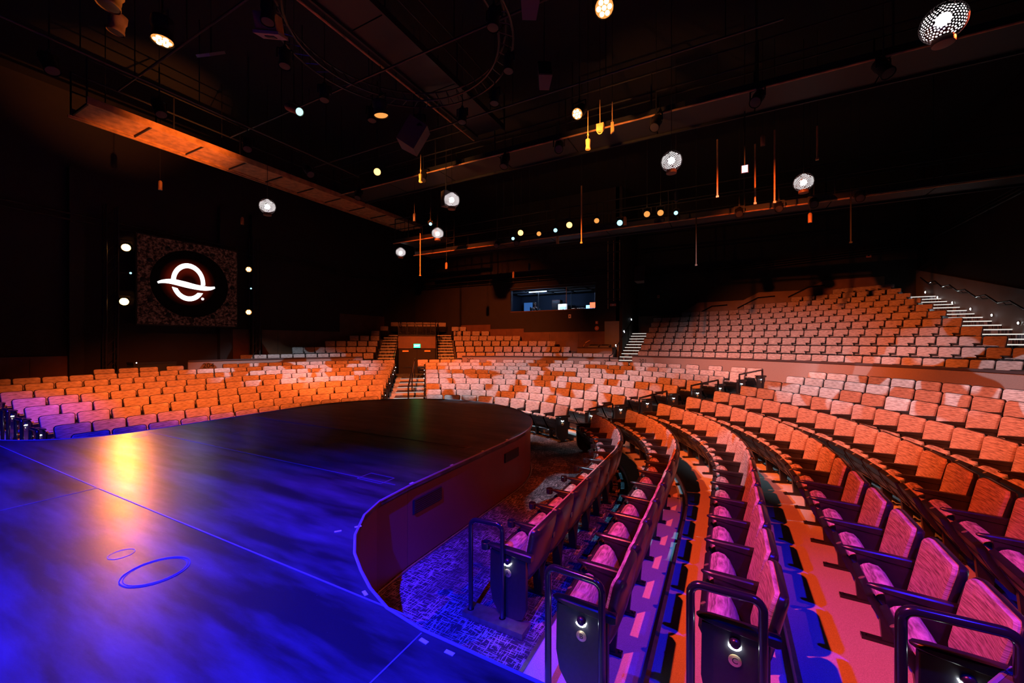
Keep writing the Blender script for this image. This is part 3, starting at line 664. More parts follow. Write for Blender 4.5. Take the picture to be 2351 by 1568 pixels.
# ------------------------------------------------------------------ hand rails
def corner_path(p, q, zb, zt, r=0.06, zb2=None):
    """inverted U from the floor at p up and over to the floor at q"""
    p, q = Vector((*p, 0)), Vector((*q, 0)); d = (q - p).normalized(); up = Vector((0, 0, 1)); pts = [p + up * zb]
    for a in range(0, 91, 15): pts.append(p + d * (r - r * math.cos(R(a))) + up * (zt - r + r * math.sin(R(a))))
    for a in range(0, 91, 15): pts.append(q - d * (r - r * math.sin(R(a))) + up * (zt - r + r * math.cos(R(a))))
    pts.append(q + up * (zb if zb2 is None else zb2)); return pts
def urail(p, q, zb, zt, lab, r=0.024, plate=False):
    c = Vector(((p[0] + q[0]) / 2, (p[1] + q[1]) / 2, zb)); t = thing('hand_rail', lab, 'rail', c, 0, 'rails at the row ends')
    g = G(); g.tube([v - c for v in corner_path(p, q, zb, zt)], r, 12); g.obj('tube', 'rail_paint', t, True)
    for k in (p, q):
        g = G(); g.lathe([(0.045, 0), (0.045, 0.008), (0.03, 0.014)], 14, Matrix.Translation((k[0] - c.x, k[1] - c.y, 0.001))); g.obj('flange', 'black_metal', t, True)
    if plate: g = G(); g.box((0.10, 0.0, -0.01), (0.62, 0.17, 0.05)); g.obj('base_plate', 'steel', t)
urail((-2.09, 3.10), (-1.77, 3.13), 0.04, 0.89, 'dark tubular rail on a steel base plate at the end of row A', 0.022, True)
urail((-1.10, 2.60), (-0.71, 2.57), ZF[1], 0.965, 'dark tubular rail at the stage end of row B', 0.024)
urail((-0.19, 2.69), (0.19, 2.69), ZF[2], 1.055, 'dark tubular rail at the stage end of row C', 0.025)
urail((0.80, 2.77), (1.22, 2.77), ZF[3], 1.165, 'dark tubular rail at the stage end of row D', 0.026)
for k in range(1, 5):
    x = CX - RL[k]; urail((x + 0.12, 2.28), (x + 0.50, 2.28), ZF[k], ZF[k] + 0.90, 'dark tubular rail at the far left end of row %s' % LET[k], 0.026)
ea = Vector((math.sin(R(PA)), math.cos(R(PA)), 0))
for i, (s0, z0, s1, z1) in enumerate(((4.6, 0.88, 5.3, 0.97), (6.13, 1.07, 7.04, 1.21), (7.9, 1.32, 8.91, 1.44), (9.76, 1.57, 10.73, 1.68))):
    p, q = CC + ea * s0, CC + ea * s1; t = thing('aisle_rail', 'black sloping handrail in the aisle between lower middle and right blocks, %s from the stage' % ORD[i], 'rail', p, 0, 'rails in the aisle')
    g = G(); g.beam((0, 0, z0), q - p + Vector((0, 0, z1)), 0.05, 0.035); g.obj('handrail', 'rail_paint', t)
    for k, zz, zz0 in ((p, z0, z0 - 0.9), (q, z1, z1 - 0.9)):
        g = G(); g.box((k.x - p.x, k.y - p.y, (zz + zz0) / 2 - 0.02), (0.035, 0.035, zz - zz0), R(-PA)); g.obj('post', 'rail_paint', t)
t = thing('aisle_rail', 'black handrail down the middle of the carpeted steps', 'rail', cor(5.6, 0, 0), 0)
g = G(); P0 = cor(5.6, 0, 0); g.tube([cor(5.6, 0, 1.0) - P0, cor(11.6, 0, 1.72) - P0], 0.03, 8); g.obj('handrail', 'rail_paint', t)
for a, z in ((5.6, 0.1), (8.6, 0.42), (11.6, 0.76)):
    g = G(); p = cor(a, 0, 0) - P0; g.tube([p + Vector((0, 0, z)), p + Vector((0, 0, 1.0 + (a - 5.6) * 0.12))], 0.025, 8); g.obj('post', 'rail_paint', t)

# ------------------------------------------------------------------ carpeted steps, landing, doorway in the corner
def corbox(g, a0, a1, b0, b1, z0, z1):
    g.loft([[cor(a0, b0, z0), cor(a0, b1, z0), cor(a0, b1, z1), cor(a0, b0, z1)], [cor(a1, b0, z0), cor(a1, b1, z0), cor(a1, b1, z1), cor(a1, b0, z1)]]); return g
st = struct(corbox(G(), 11.9, 14.2, -2.12, 2.12, 0.3, 0.785).obj('floor_landing', 'carpet'), 'carpeted landing before the exit doors')
for k in range(1, 9):
    g = corbox(G(), RL[k - 1] + 0.11, RL[k] + 0.11, -0.62, 0.62, ZF[k] - 0.02, ZF[k] + 0.012); o = struct(g.obj('floor_step', 'carpet'), 'carpeted aisle step')
    g = corbox(G(), RL[k - 1] + 0.10, RL[k - 1] + 0.17, -0.62, 0.62, ZF[k] - 0.05, ZF[k] + 0.018); g.obj('nosing', 'nosing_glow', o)
for sg in (-1, 1):
    b0, b1 = (-2.1, -1.14) if sg < 0 else (1.14, 2.1)
    for i in range(13):
        z = 0.785 + 0.1665 * (i + 1); a = 13.1 + 0.42 * i
        o = struct(corbox(G(), a, a + 0.46, b0, b1, z - 0.3, z).obj('floor_stair', 'carpet'), 'step of the stair beside the exit doors')
        corbox(G(), a - 0.012, a + 0.05, b0, b1, z - 0.035, z + 0.006).obj('nosing', 'nosing', o)
    g = G(); bb0, bb1 = (b1, b1 + 0.08) if sg < 0 else (b0 - 0.08, b0)
    g.loft([[cor(a, bb0, 0.1), cor(a, bb1, 0.1), cor(a, bb1, zt), cor(a, bb0, zt)] for a, zt in ((13.0, 1.15), (15.5, 2.2), (18.5, 3.4))])
    w = struct(g.obj('wall_stair', 'black_wall'), 'dark wall between stair and exit passage')
    g = G(); bb = (bb0 + bb1) / 2; g.tube([cor(13.0, bb, 1.7), cor(15.5, bb, 2.7), cor(18.5, bb, 3.95)], 0.022, 8)
    for a, z0, z1 in ((13.0, 1.1, 1.7), (15.5, 2.2, 2.7), (18.5, 3.35, 3.95)): g.tube([cor(a, bb, z0), cor(a, bb, z1)], 0.018, 6)
    g.obj('guard_rail', 'rail_paint', w)
struct(corbox(G(), 15.5, 15.62, -1.06, 1.06, 2.14, 2.86).obj('wall_header', 'wood_panel'), 'lintel panel above the exit doors')
struct(corbox(G(), 15.45, 18.6, -1.06, 1.06, 2.86, 2.95).obj('floor_bridge', 'black_wall'))
struct(corbox(G(), 18.6, 20.2, -2.1, 2.1, 2.6, 2.95).obj('floor_bridge', 'black_wall'))
dr = bpy.data.objects.new('door_1', None); COL.objects.link(dr); dr['kind'] = 'structure'; dr['label'] = 'dark double exit doors at the end of the passage'
for s in (-1, 1):
    lf = corbox(G(), 15.56, 15.61, 0.005 if s > 0 else -1.04, 1.04 if s > 0 else -0.005, 0.05, 2.14).obj('door_leaf', 'black_wall', dr)
    corbox(G(), 15.50, 15.55, 0.42 * s - 0.2 + (0.2 if s > 0 else -0.2), 0.42 * s + 0.2 + (0.2 if s > 0 else -0.2) - 0.06, 1.94, 2.03).obj('door_closer', 'brushed_gold', lf)
    corbox(G(), 15.52, 15.55, 0.08 * s if s > 0 else -0.82, 0.82 if s > 0 else -0.08, 1.02, 1.08).obj('push_bar', 'black_metal', lf)
t = thing('exit_sign', 'green lit exit sign above the dark double doors', 'sign', cor(15.42, 0.0, 2.17), R(-(PV + 0.8)))
g = G(); g.box((0, 0.03, 0.12), (0.40, 0.04, 0.25)); g.obj('housing', 'black_plastic', t)
g = G(); g.box((0, 0.006, 0.12), (0.37, 0.012, 0.22)); g.obj('face', 'exit_green', t)
text('lettering', 'EXIT', 0.15, 'exit_letter', t, (0, -0.004, 0.12), (R(90), 0, 0), 0.002)
t = thing('bridge_rail', 'dark railing with wire infill on the bridge above exit doors', 'railing', cor(15.48, 0, 2.95), R(-(PV + 0.8)))
g = G(); g.box((0, 0, 0.60), (2.12, 0.05, 0.05)); g.box((0, 0, 0.06), (2.12, 0.03, 0.03)); g.obj('top_rail', 'rail_paint', t)
for i in range(5): g = G(); g.box((-1.04 + 0.52 * i, 0, 0.30), (0.035, 0.035, 0.60)); g.obj('post', 'rail_paint', t)
g = G()
for i in range(26): g.box((-1.0 + 0.08 * i, 0, 0.32), (0.006, 0.006, 0.52))
for i in range(6): g.box((0, 0, 0.12 + 0.08 * i), (2.08, 0.006, 0.006))
o = g.obj('wire_infill', 'rig_black', t); o['kind'] = 'stuff'

# ------------------------------------------------------------------ stairs of the upper right block
def steps(x0, x1, ys, zs, lab):
    for i in range(len(ys) - 1):
        g = G(); g.box(((x0 + x1) / 2, (ys[i] + ys[i + 1]) / 2 + 0.02, zs[i] - 0.2), (x1 - x0, ys[i + 1] - ys[i] + 0.04, 0.4)); o = struct(g.obj('floor_stair', 'carpet'), lab)
        g = G(); g.box(((x0 + x1) / 2, ys[i] + 0.02, zs[i] - 0.012), (x1 - x0 - 0.02, 0.07, 0.036)); g.obj('nosing', 'nosing_glow', o)
ys, zs = [19.3], []
for i in range(14): ys.append(ys[-1] + 0.40); zs.append(0.94 + 0.16 * i)
steps(-4.93, -4.0, ys, zs, 'carpeted step beside the upper right block')
t = thing('stair_rail', 'black sloping handrail beside the lit stair of the upper right block', 'rail', (-4.86, 18.9, 0))
g = G(); g.tube([(0, 0, 1.85), (0, 0.5, 1.9), (0, 6.0, 4.1)], 0.026, 8); g.obj('handrail', 'rail_paint', t, True)
for y, z0, z1 in ((0, 0.78, 1.85), (2.0, 1.6, 2.5), (4.2, 2.5, 3.38)): g = G(); g.tube([(0, y, z0), (0, y, z1)], 0.02, 8); g.obj('post', 'rail_paint', t)
def wall_lamp(p, nx, ny, lab):
    t = thing('step_light', lab, 'light', p, 0, 'step lights')
    q = Vector((nx, ny, 0)).to_track_quat('Z', 'Y').to_matrix().to_4x4()
    g = G(); g.lathe([(0.06, 0), (0.06, 0.012), (0.045, 0.018)], 14, q); g.obj('bezel', 'steel', t, True)
    g = G(); g.lathe([(0.04, 0.018), (0.03, 0.028), (0.008, 0.034)], 12, q); g.obj('lens', 'step_glow', t, True)
for i, (y, z) in enumerate(((20.4, 2.35), (22.3, 3.1), (24.2, 3.85))): wall_lamp((-4.94, y, z), 1, 0, 'small round step light by the left stair of upper right block, %s up' % ORD[i])
ys, zs = [], []
for k in range(1, 13):
    r = RU(k) - 0.7; y = CY + math.sqrt(max(0.1, r * r - 13.5 ** 2)) if k > 0 else 0
    ys.append(y); zs.append(ZU(k))
yy, zz = [], []
for i in range(11): yy += [ys[i], (ys[i] + ys[i + 1]) / 2]; zz += [zs[i], zs[i] + 0.16]
yy.append(ys[11]); steps(7.02, 8.15, yy, zz, 'carpeted step along the right side wall')
for i, (y, z) in enumerate(((25.24, 4.81), (24.04, 4.46), (22.76, 4.12), (21.39, 3.76), (20.03, 3.45), (18.61, 3.12), (17.1, 2.75))):
    wall_lamp((XR - 0.055, y, z), -1, 0, 'small round step light on the right side wall, %s from the top' % ORD[i])
t = thing('stair_rail', 'black zigzag handrail on the grey right side wall', 'rail', (7.95, 17, 0))
pts = [(0, y - 17, z) for y, z in ((25.2, 5.5), (24.44, 5.15), (23.77, 5.15), (23.14, 4.83), (22.48, 4.82), (21.86, 4.51), (21.32, 4.5), (20.57, 4.15), (19.97, 4.16), (19.27, 3.83), (18.62, 3.83), (17.93, 3.52), (17.3, 3.52), (16.5, 3.15))]
g = G(); g.tube(pts, 0.024, 8); g.obj('handrail', 'rail_paint', t)
for y, z in ((24.1, 5.13), (22.8, 4.80), (21.6, 4.48), (20.3, 4.13), (18.95, 3.81), (17.6, 3.5)): g = G(); g.tube([(0, y - 17, z), (0.06, y - 17, z - 0.08), (0.19, y - 17, z - 0.08)], 0.012, 6); g.obj('bracket', 'rail_paint', t)
# handrails on the panelling behind the upper right block
for i, (x0, z0, x1, z1, x2, z2) in enumerate(((-1.9, 3.95, -0.7, 4.62, 0.1, 4.66), (0.6, 4.45, 1.6, 5.0, 2.4, 5.05), (3.0, 4.95, 3.9, 5.45, 4.6, 5.5))):
    t = thing('wall_rail', 'short dark handrail on orange panelling behind upper right seats, %s from left' % ORD[i], 'rail', (x0, YR - 0.14, z0), 0, 'handrails on the panelling')
    g = G(); g.tube([(0, 0, 0), (x1 - x0, 0, z1 - z0), (x2 - x0, 0, z2 - z0)], 0.03, 8); g.obj('handrail', 'rail_paint', t)
    g = G(); g.tube([(0.1, 0, 0.03), (0.1, 0.1, 0.03)], 0.015, 6); g.tube([(x2 - x0 - 0.1, 0, z2 - z0), (x2 - x0 - 0.1, 0.1, z2 - z0)], 0.015, 6); g.obj('bracket', 'rail_paint', t)

# ------------------------------------------------------------------ big picture screen on the left
scr = thing('video_screen', 'square video screen showing a glowing white ring emblem on a dark disc', 'screen', (-18.95, 8.12, 4.84)); scr.rotation_euler = (R(90), 0, R(90))
g = G(); g.box((0, 0, -0.06), (3.44, 3.38, 0.10)); g.obj('cabinet', 'rig_black', scr)
g = G(); g.box((0, 0, 0.0), (3.36, 3.29, 0.02)); g.obj('display', 'screen_picture', scr)
g = G(); g.lathe([(1.33, 0.010), (1.33, 0.016), (1.32, 0.017)], 64, Matrix.Translation((0.11, -0.065, 0))); g.obj('dark_disc', 'screen_disc', scr).location = (-0.11, 0.065, 0)
def ell(cx, cy, a, b, t): return (cx + a * math.cos(R(t)), cy + b * math.sin(R(t)))
def ring(name, o0, o1, i0, i1, n=40):
    g = G(); lo = []
    for k in range(n + 1):
        t = k / n; p = ell(-0.11, 0.065, 0.575, 0.7525, o0 + (o1 - o0) * t); q = ell(-0.11, 0.065, 0.425, 0.564, i0 + (i1 - i0) * t)
        lo.append([(*p, 0.018), (*q, 0.018), (*q, 0.026), (*p, 0.026)])
    g.loft(lo); g.obj(name, 'logo_white', scr)
ring('emblem_arc', -5, 176, -8, 178); ring('emblem_arc', 198.7, 329, 209.7, 316.4)
def crv(P, n=40):
    P = [Vector((*p, 0)) for p in P]; P = [P[0] * 2 - P[1]] + P + [P[-1] * 2 - P[-2]]; out = []
    m = len(P) - 3
    for k in range(n + 1):
        u = min(m - 1e-6, m * k / n); i = int(u); t = u - i; a, b, c, d = P[i:i + 4]
        out.append(0.5 * ((2 * b) + (c - a) * t + (2 * a - 5 * b + 4 * c - d) * t * t + (3 * b - a - 3 * c + d) * t ** 3))
    return out
up = crv([(-1.111, -0.035), (-1.0, 0.035), (-0.85, 0.09), (-0.697, 0.118), (-0.523, 0.119), (-0.19, 0.072), (0.06, 0.02), (0.309, -0.016), (0.516, -0.03), (0.66, -0.022), (0.808, 0.0)])
lo_ = crv([(-1.084, -0.1), (-1.0, -0.076), (-0.88, -0.060), (-0.72, -0.065), (-0.55, -0.09), (-0.25, -0.147), (0.0, -0.182), (0.25, -0.203), (0.48, -0.2), (0.68, -0.155), (0.827, -0.068)])
g = G(); g.loft([[(*a.xy, 0.020), (*b.xy, 0.020), (*b.xy, 0.029), (*a.xy, 0.029)] for a, b in zip(up, lo_)]); g.obj('emblem_band', 'logo_white', scr)
text('registered_mark', '\u00ae', 0.14, 'logo_white', scr, (0.375, -0.565, 0.020), (0, 0, 0), 0.002)
for i in range(12):
    x, y = -0.013 + 1.512 * math.cos(R(i * 30 + 0.5)), 0.01 + 1.482 * math.sin(R(i * 30 + 0.5))
    g = G(); g.lathe([(0.095, 0.011), (0.09, 0.014), (0.05, 0.016), (0.045, 0.045), (0.02, 0.055)], 14, Matrix.Translation((x, y, 0))); g.obj('rivet', 'fascia_vent', scr, True)
# lighting towers beside the screen
def tower(y, lab):
    t = thing('truss_tower', lab, 'truss', (-19.05, y, 0.7)); H = 6.6
    for dx, dy in ((-0.15, -0.15), (-0.15, 0.15), (0.15, -0.15), (0.15, 0.15)): g = G(); g.tube([(dx, dy, 0), (dx, dy, H)], 0.025, 6); g.obj('chord', 'rig_black', t)
    g = G()
    for k in range(16):
        z = k * H / 16; g.tube([(-0.15, -0.15, z), (0.15, -0.15, z + H / 16)], 0.010, 4); g.tube([(0.15, -0.15, z), (0.15, 0.15, z + H / 16)], 0.010, 4); g.tube([(0.15, 0.15, z), (-0.15, 0.15, z + H / 16)], 0.010, 4)
    o = g.obj('lacing', 'rig_black', t); o['kind'] = 'stuff'
tower(5.75, 'black lattice lighting tower left of the video screen'); tower(10.62, 'black lattice lighting tower right of the video screen')

# ------------------------------------------------------------------ stage lanterns
def cable(t, x, y, z, name='suspension_cable', r=0.006):
    g = G(); g.tube([(x, y, z), (x, y, ZC - t.location.z)], r, 5); g.obj(name, 'rig_black', t)
def orient(d): return Vector(d).to_track_quat('Z', 'Y').to_matrix().to_4x4()
def lantern(loc, aim, lab, lens, r=0.11, L=0.36, up=0.45, body='rig_black', cells=0, group='stage lanterns in the grid'):
    """loc: centre of the lens; the housing lies behind it"""
    d = (Vector(aim) - Vector(loc)).normalized(); t = thing('stage_lantern', lab, 'stage light', loc, 0, group); mt = orient(-d)
    g = G(); g.lathe([(r * 1.06, -0.015), (r * 1.08, 0.02), (r, 0.05), (r * 0.96, L * 0.5), (r * 1.1, L * 0.62), (r * 1.05, L * 0.92), (r * 0.7, L)], 16, mt, False); g.obj('housing', body, t, True)
    g = G(); g.lathe([(r * 0.98, 0.006), (r * 0.9, -0.006), (r * 0.3, -0.014)], 16, mt); ln = g.obj('lens', 'lamp_warm_soft' if cells and lens == 'lamp_warm' else lens, t, True)
    if cells:
        for k in range(7):
            a = k * 60; rr = 0 if k == 6 else r * 0.58
            g = G(); g.lathe([(r * 0.27, -0.010), (r * 0.25, -0.022), (r * 0.1, -0.026)], 10, mt @ Matrix.Translation((rr * math.cos(R(a)), rr * math.sin(R(a)), 0))); g.obj('led_cell', 'led_amber' if lens == 'lamp_warm' else lens, ln)
    c = -d * L * 0.45; side = d.cross(Vector((0, 0, 1)));
    if side.length < 0.1: side = Vector((1, 0, 0))
    side.normalize(); w = r * 1.3
    g = G(); P = [c + side * w, c + side * w + Vector((0, 0, r * 1.8)), c - side * w + Vector((0, 0, r * 1.8)), c - side * w]
    for a, b in zip(P[:-1], P[1:]): g.beam(a, b, 0.012, 0.03)
    g.obj('yoke', 'rig_black', t)
    if up:
        g = G(); g.tube([c + Vector((0, 0, r * 1.8)), c + Vector((0, 0, r * 1.8 + up))], 0.014, 6); g.box(c + Vector((0, 0, r * 1.8 + 0.03)), (0.05, 0.05, 0.08)); g.obj('clamp', 'rig_black', t); cable(t, c.x, c.y, c.z + r * 1.8 + up - 0.02)
    elif loc[0] < -18:
        g = G(); g.tube([c, Vector((-19.05, 5.9 if loc[1] < 8 else 10.5, loc[2])) - Vector(loc)], 0.016, 6); g.obj('arm', 'rig_black', t)
    return t
CAMP = (0, 0, 2.5)
lantern((-18.75, 6.06, 5.87), (-9, 1.8, 2.2), 'dazzling amber moving light left of the screen, upper of two', 'lamp_amber', 0.125, 0.40, 0, cells=1)
lantern((-18.75, 6.01, 3.95), (-8, 1.5, 2.0), 'dazzling amber moving light left of the screen, lower of two', 'lamp_amber', 0.125, 0.40, 0, cells=1)
lantern((-18.8, 10.22, 5.76), (-6, -2, 2.5), 'amber moving light right of the screen, upper of two', 'lamp_warm', 0.12, 0.34, 0, cells=1)
lantern((-18.8, 10.22, 3.85), (-6, -2, 3.0), 'amber moving light right of the screen, lower of two', 'lamp_warm', 0.12, 0.34, 0, cells=1)
lantern((-18.8, 6.2, 4.99), CAMP, 'small lantern with a cyan pinpoint left of the screen', 'lamp_cyan', 0.035, 0.2, 0)
lantern((-18.8, 10.32, 4.92), CAMP, 'small lantern with a white-blue pinpoint right of the screen', 'lamp_cyan', 0.035, 0.2, 0)
lantern((-9.43, 3.57, 8.25), (-9.0, 3.4, 2.0), 'amber lit lantern above the orange side gallery', 'lamp_warm', 0.17, 0.45, 0.6, cells=1)
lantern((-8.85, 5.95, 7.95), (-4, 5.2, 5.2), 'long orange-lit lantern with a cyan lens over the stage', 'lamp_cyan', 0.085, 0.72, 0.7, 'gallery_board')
lantern((-1.75, 6.48, 8.0), (-1.2, 2.5, 3.2), 'amber lantern with a cluster of cells at the top edge, right of centre', 'lamp_warm', 0.15, 0.40, 0.8, cells=1)
lantern((-3.14, 9.2, 8.0), (-3.8, 4.5, 3.5), 'amber lantern beside three hanging gold props', 'lamp_warm', 0.13, 0.36, 0.6, cells=1)
lantern((-9.89, 9.31, 8.0), (-4, 2, 3.6), 'amber lantern near the hanging gold bottle', 'lamp_warm', 0.11, 0.32, 0.6)
lantern((-7.2, 6.9, 7.9), (-7.0, 8.0, 1.0), 'dim amber lantern edge-on over the middle of the stage', 'lamp_warm_soft', 0.16, 0.34, 0.7)
lantern((-10.06, 3.0, 8.75), (-10.2, 2.0, 3), 'large orange-lit lantern at the upper left of the picture', 'fascia_vent', 0.17, 0.4, 0.4, 'brushed_gold')
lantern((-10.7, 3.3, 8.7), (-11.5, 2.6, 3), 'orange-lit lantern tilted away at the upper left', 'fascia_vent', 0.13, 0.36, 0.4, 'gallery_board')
ROW2 = ((-7.09, 13.99, 'lamp_warm', 0.11, 'round amber'), (-6.51, 14.45, 'lamp_warm_soft', 0.09, 'dull amber'), (-7.76, 14.62, 'lamp_cyan', 0.065, 'cyan'), (-5.75, 14.3, 'lamp_cyan', 0.075, 'pale cyan'), (-5.04, 13.89, 'lamp_warm', 0.11, 'bright amber'),
        (-4.01, 13.85, 'lamp_warm_soft', 0.09, 'edge-on amber'), (-3.35, 14.49, 'lamp_cyan', 0.10, 'blue-green'), (-2.32, 13.93, 'lamp_warm_soft', 0.10, 'orange slit'), (-1.9, 14.0, 'lamp_warm_soft', 0.10, 'tilted orange'), (-1.45, 14.25, 'lamp_cyan', 0.065, 'icy white'))
for i, (x, y, ln, r, nm) in enumerate(ROW2):
    lantern((x, y, 6.8), (x * 0.55, 2.0 + (i % 3) * 2, 1.5), '%s lantern under the rear catwalk, %s from the left' % (nm, ORD[i]), ln, r, r * 3.4, 0.35)
lantern((-10.1, 12.2, 7.1), CAMP, 'lone cyan lantern between the two left pendant globes', 'lamp_cyan', 0.06, 0.3, 0.5)
random.seed(5)
k = 0
for x in (-12.4, -9.2, -6.0, -4.2, -1.6, 0.6, 2.9):
    lantern((x, 10.7, 8.0 + random.uniform(-0.1, 0.1)), (x + random.uniform(-3, 3), random.uniform(3, 8), 0.5), 'unlit black lantern under the front catwalk, %s from the left' % ORD[k], 'fascia_vent', 0.12, 0.42, 0.5); k += 1
k = 0
for y in (2.8, 4.6, 6.6, 8.6):
    lantern((-12.2, y, 8.1), (-7 + random.uniform(-2, 2), y + random.uniform(-2, 2), 0.9), 'unlit black lantern on the pipe beside the orange gallery, %s from the left' % ORD[k], 'fascia_vent', 0.12, 0.42, 0.8); k += 1
k = 0
for x in (-8.9, -7.9, 0.4, 1.5, 2.4, 3.5):
    lantern((x, 15.2, 6.75), (x * 0.6, 6, 0.5), 'unlit black lantern under the rear catwalk, %s from the left' % ORD[k], 'fascia_vent', 0.11, 0.38, 0.35); k += 1
for i, a in enumerate(sorted(range(-60, 241, 30), key=lambda a: view((-6.0 + 2.3 * math.cos(R(a)), 6.2 + 2.3 * math.sin(R(a)), 8.2))[0])):
    x, y = -6.0 + 2.3 * math.cos(R(a)), 6.2 + 2.3 * math.sin(R(a))
    lantern((x, y, 8.2), (x * 0.8 - 1, y * 0.9, 0.9), 'unlit black lantern on the circular truss, %s from the left' % ORD[i], 'fascia_vent', 0.11, 0.36, 0.4)

# ------------------------------------------------------------------ galleries, catwalks, trusses
def catwalk(lab, x0, x1, y0, y1, z, along='x', kick=True):
    t = thing('catwalk', lab, 'catwalk', (x0, y0, z))
    dx, dy = x1 - x0, y1 - y0
    n = max(3, int((dx if along == 'x' else dy) / 2.2))
    for i in range(n):
        g = G()
        if along == 'x': g.box((dx * (i + 0.5) / n, dy / 2, 0.03), (dx / n - 0.03, dy - 0.04, 0.05))
        else: g.box((dx / 2, dy * (i + 0.5) / n, 0.03), (dx - 0.04, dy / n - 0.03, 0.05))
        g.obj('deck_panel', 'rig_black', t)
    for s in (0, 1):
        g = G(); lo = (0, dy * s) if along == 'x' else (dx * s, 0); hi = (dx, dy * s) if along == 'x' else (dx * s, dy)
        g.beam((*lo, 0.02), (*hi, 0.02), 0.05, 0.16); g.obj('edge_beam', 'rig_black', t)
        for h in (0.55, 1.05): g = G(); g.tube([(*lo, h), (*hi, h)], 0.022, 6); g.obj('guard_rail', 'rig_black', t)
        for i in range(n + 1): g = G(); f = i / n; p = Vector((*lo, 0)).lerp(Vector((*hi, 0)), f); g.tube([p, p + Vector((0, 0, 1.08))], 0.02, 6); g.obj('guard_post', 'rig_black', t)
    for i in range(0, n + 1, 2):
        f = i / n; p = Vector((0, dy / 2, 0)).lerp(Vector((dx, dy / 2, 0)), f) if along == 'x' else Vector((dx / 2, 0, 0)).lerp(Vector((dx / 2, dy, 0)), f); cable(t, p.x, p.y, 0.04, 'hanger', 0.012)
    g = G(); lo, hi = ((0, -0.12, -0.12), (dx, -0.12, -0.12)) if along == 'x' else ((-0.12, 0, -0.12), (-0.12, dy, -0.12)); g.tube([lo, hi], 0.025, 8); g.obj('lamp_pipe', 'gallery_board', t)
catwalk('front overhead catwalk crossing above the middle seats', -13.6, 7.8, 10.95, 12.15, 8.5)
catwalk('rear overhead catwalk crossing below the control room ceiling', -13.9, 7.8, 15.6, 16.8, 7.0)
catwalk('dark overhead walkway running straight back above the stage', -7.1, -6.1, 1.0, 10.9, 9.2, 'y')
catwalk('short catwalk platform at the left end of the rear catwalk', -13.9, -11.4, 14.2, 15.5, 7.3)
gal = thing('side_gallery', 'long side gallery whose underside boards glow orange', 'gallery', (-15.15, 3.8, 8.5))
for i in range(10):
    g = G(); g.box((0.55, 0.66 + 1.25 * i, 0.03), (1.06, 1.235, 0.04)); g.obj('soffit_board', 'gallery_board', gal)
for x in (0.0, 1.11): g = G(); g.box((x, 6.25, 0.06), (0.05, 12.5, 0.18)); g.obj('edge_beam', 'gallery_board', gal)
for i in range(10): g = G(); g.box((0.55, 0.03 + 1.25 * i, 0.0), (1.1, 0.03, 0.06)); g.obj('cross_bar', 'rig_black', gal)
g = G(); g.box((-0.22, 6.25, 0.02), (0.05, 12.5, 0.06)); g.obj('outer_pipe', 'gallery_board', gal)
for x in (0.0, 1.11):
    for h in (0.6, 1.1): g = G(); g.tube([(x, 0, h), (x, 12.5, h)], 0.022, 6); g.obj('guard_rail', 'rig_black', gal)
    for i in range(8): g = G(); g.tube([(x, 1.78 * i, 0), (x, 1.78 * i, 1.12)], 0.02, 6); g.obj('guard_post', 'rig_black', gal)
for i in range(5): cable(gal, 0.55, 0.5 + 2.8 * i, 0.04, 'hanger', 0.012)
ct = thing('circular_truss', 'circular lighting truss hanging over the stage', 'truss', (-6.0, 6.2, 8.8))
for rr, z in ((2.1, 0), (2.4, 0), (2.25, 0.28)):
    g = G(); g.tube([(rr * math.cos(2 * math.pi * i / 64), rr * math.sin(2 * math.pi * i / 64), z) for i in range(64)], 0.024, 6, True); g.obj('ring_chord', 'truss_metal', ct, True)
g = G()
for i in range(48):
    a, b = 2 * math.pi * i / 48, 2 * math.pi * (i + 0.5) / 48
    P = lambda rr, t, z: (rr * math.cos(t), rr * math.sin(t), z)
    g.tube([P(2.1, a, 0), P(2.25, b, 0.28)], 0.010, 4); g.tube([P(2.4, a, 0), P(2.25, b, 0.28)], 0.010, 4); g.tube([P(2.1, a, 0), P(2.4, b, 0)], 0.010, 4)
o = g.obj('lacing', 'truss_metal', ct); o['kind'] = 'stuff'
for i in range(4): a = R(45 + 90 * i); g = G(); g.tube([(2.25 * math.cos(a), 2.25 * math.sin(a), 0.28), (2.25 * math.cos(a), 2.25 * math.sin(a), 2.2)], 0.012, 6); g.obj('hanging_cable', 'rig_black', ct)
for i, y in enumerate((-1.0, 1.6, 4.2, 6.8, 9.4)):
    t = thing('overhead_pipe', 'dark overhead lighting pipe over the stage, %s from the front' % ORD[i], 'pipe', (-13.5, y, 8.85), 0, 'overhead lighting pipes')
    g = G(); g.tube([(0, 0, 0), (14.5, 0, 0)], 0.025, 8); g.obj('pipe', 'truss_metal', t, True)
    for k in range(6): g = G(); g.tube([(1 + 2.5 * k, 0, 0), (1 + 2.5 * k, 0, ZC - 8.85)], 0.012, 6); g.obj('hanger', 'rig_black', t)
t = thing('overhead_pipe', 'dark overhead pipe running beside the side gallery', 'pipe', (-12.2, 0.4, 8.75), 0, 'overhead lighting pipes')
g = G(); g.tube([(0, 0, 0), (0, 10.2, 0)], 0.025, 8); g.obj('pipe', 'truss_metal', t, True)
for k in range(5): g = G(); g.tube([(0, 0.6 + 2.2 * k, 0), (0, 0.6 + 2.2 * k, ZC - 8.75)], 0.012, 6); g.obj('hanger', 'rig_black', t)

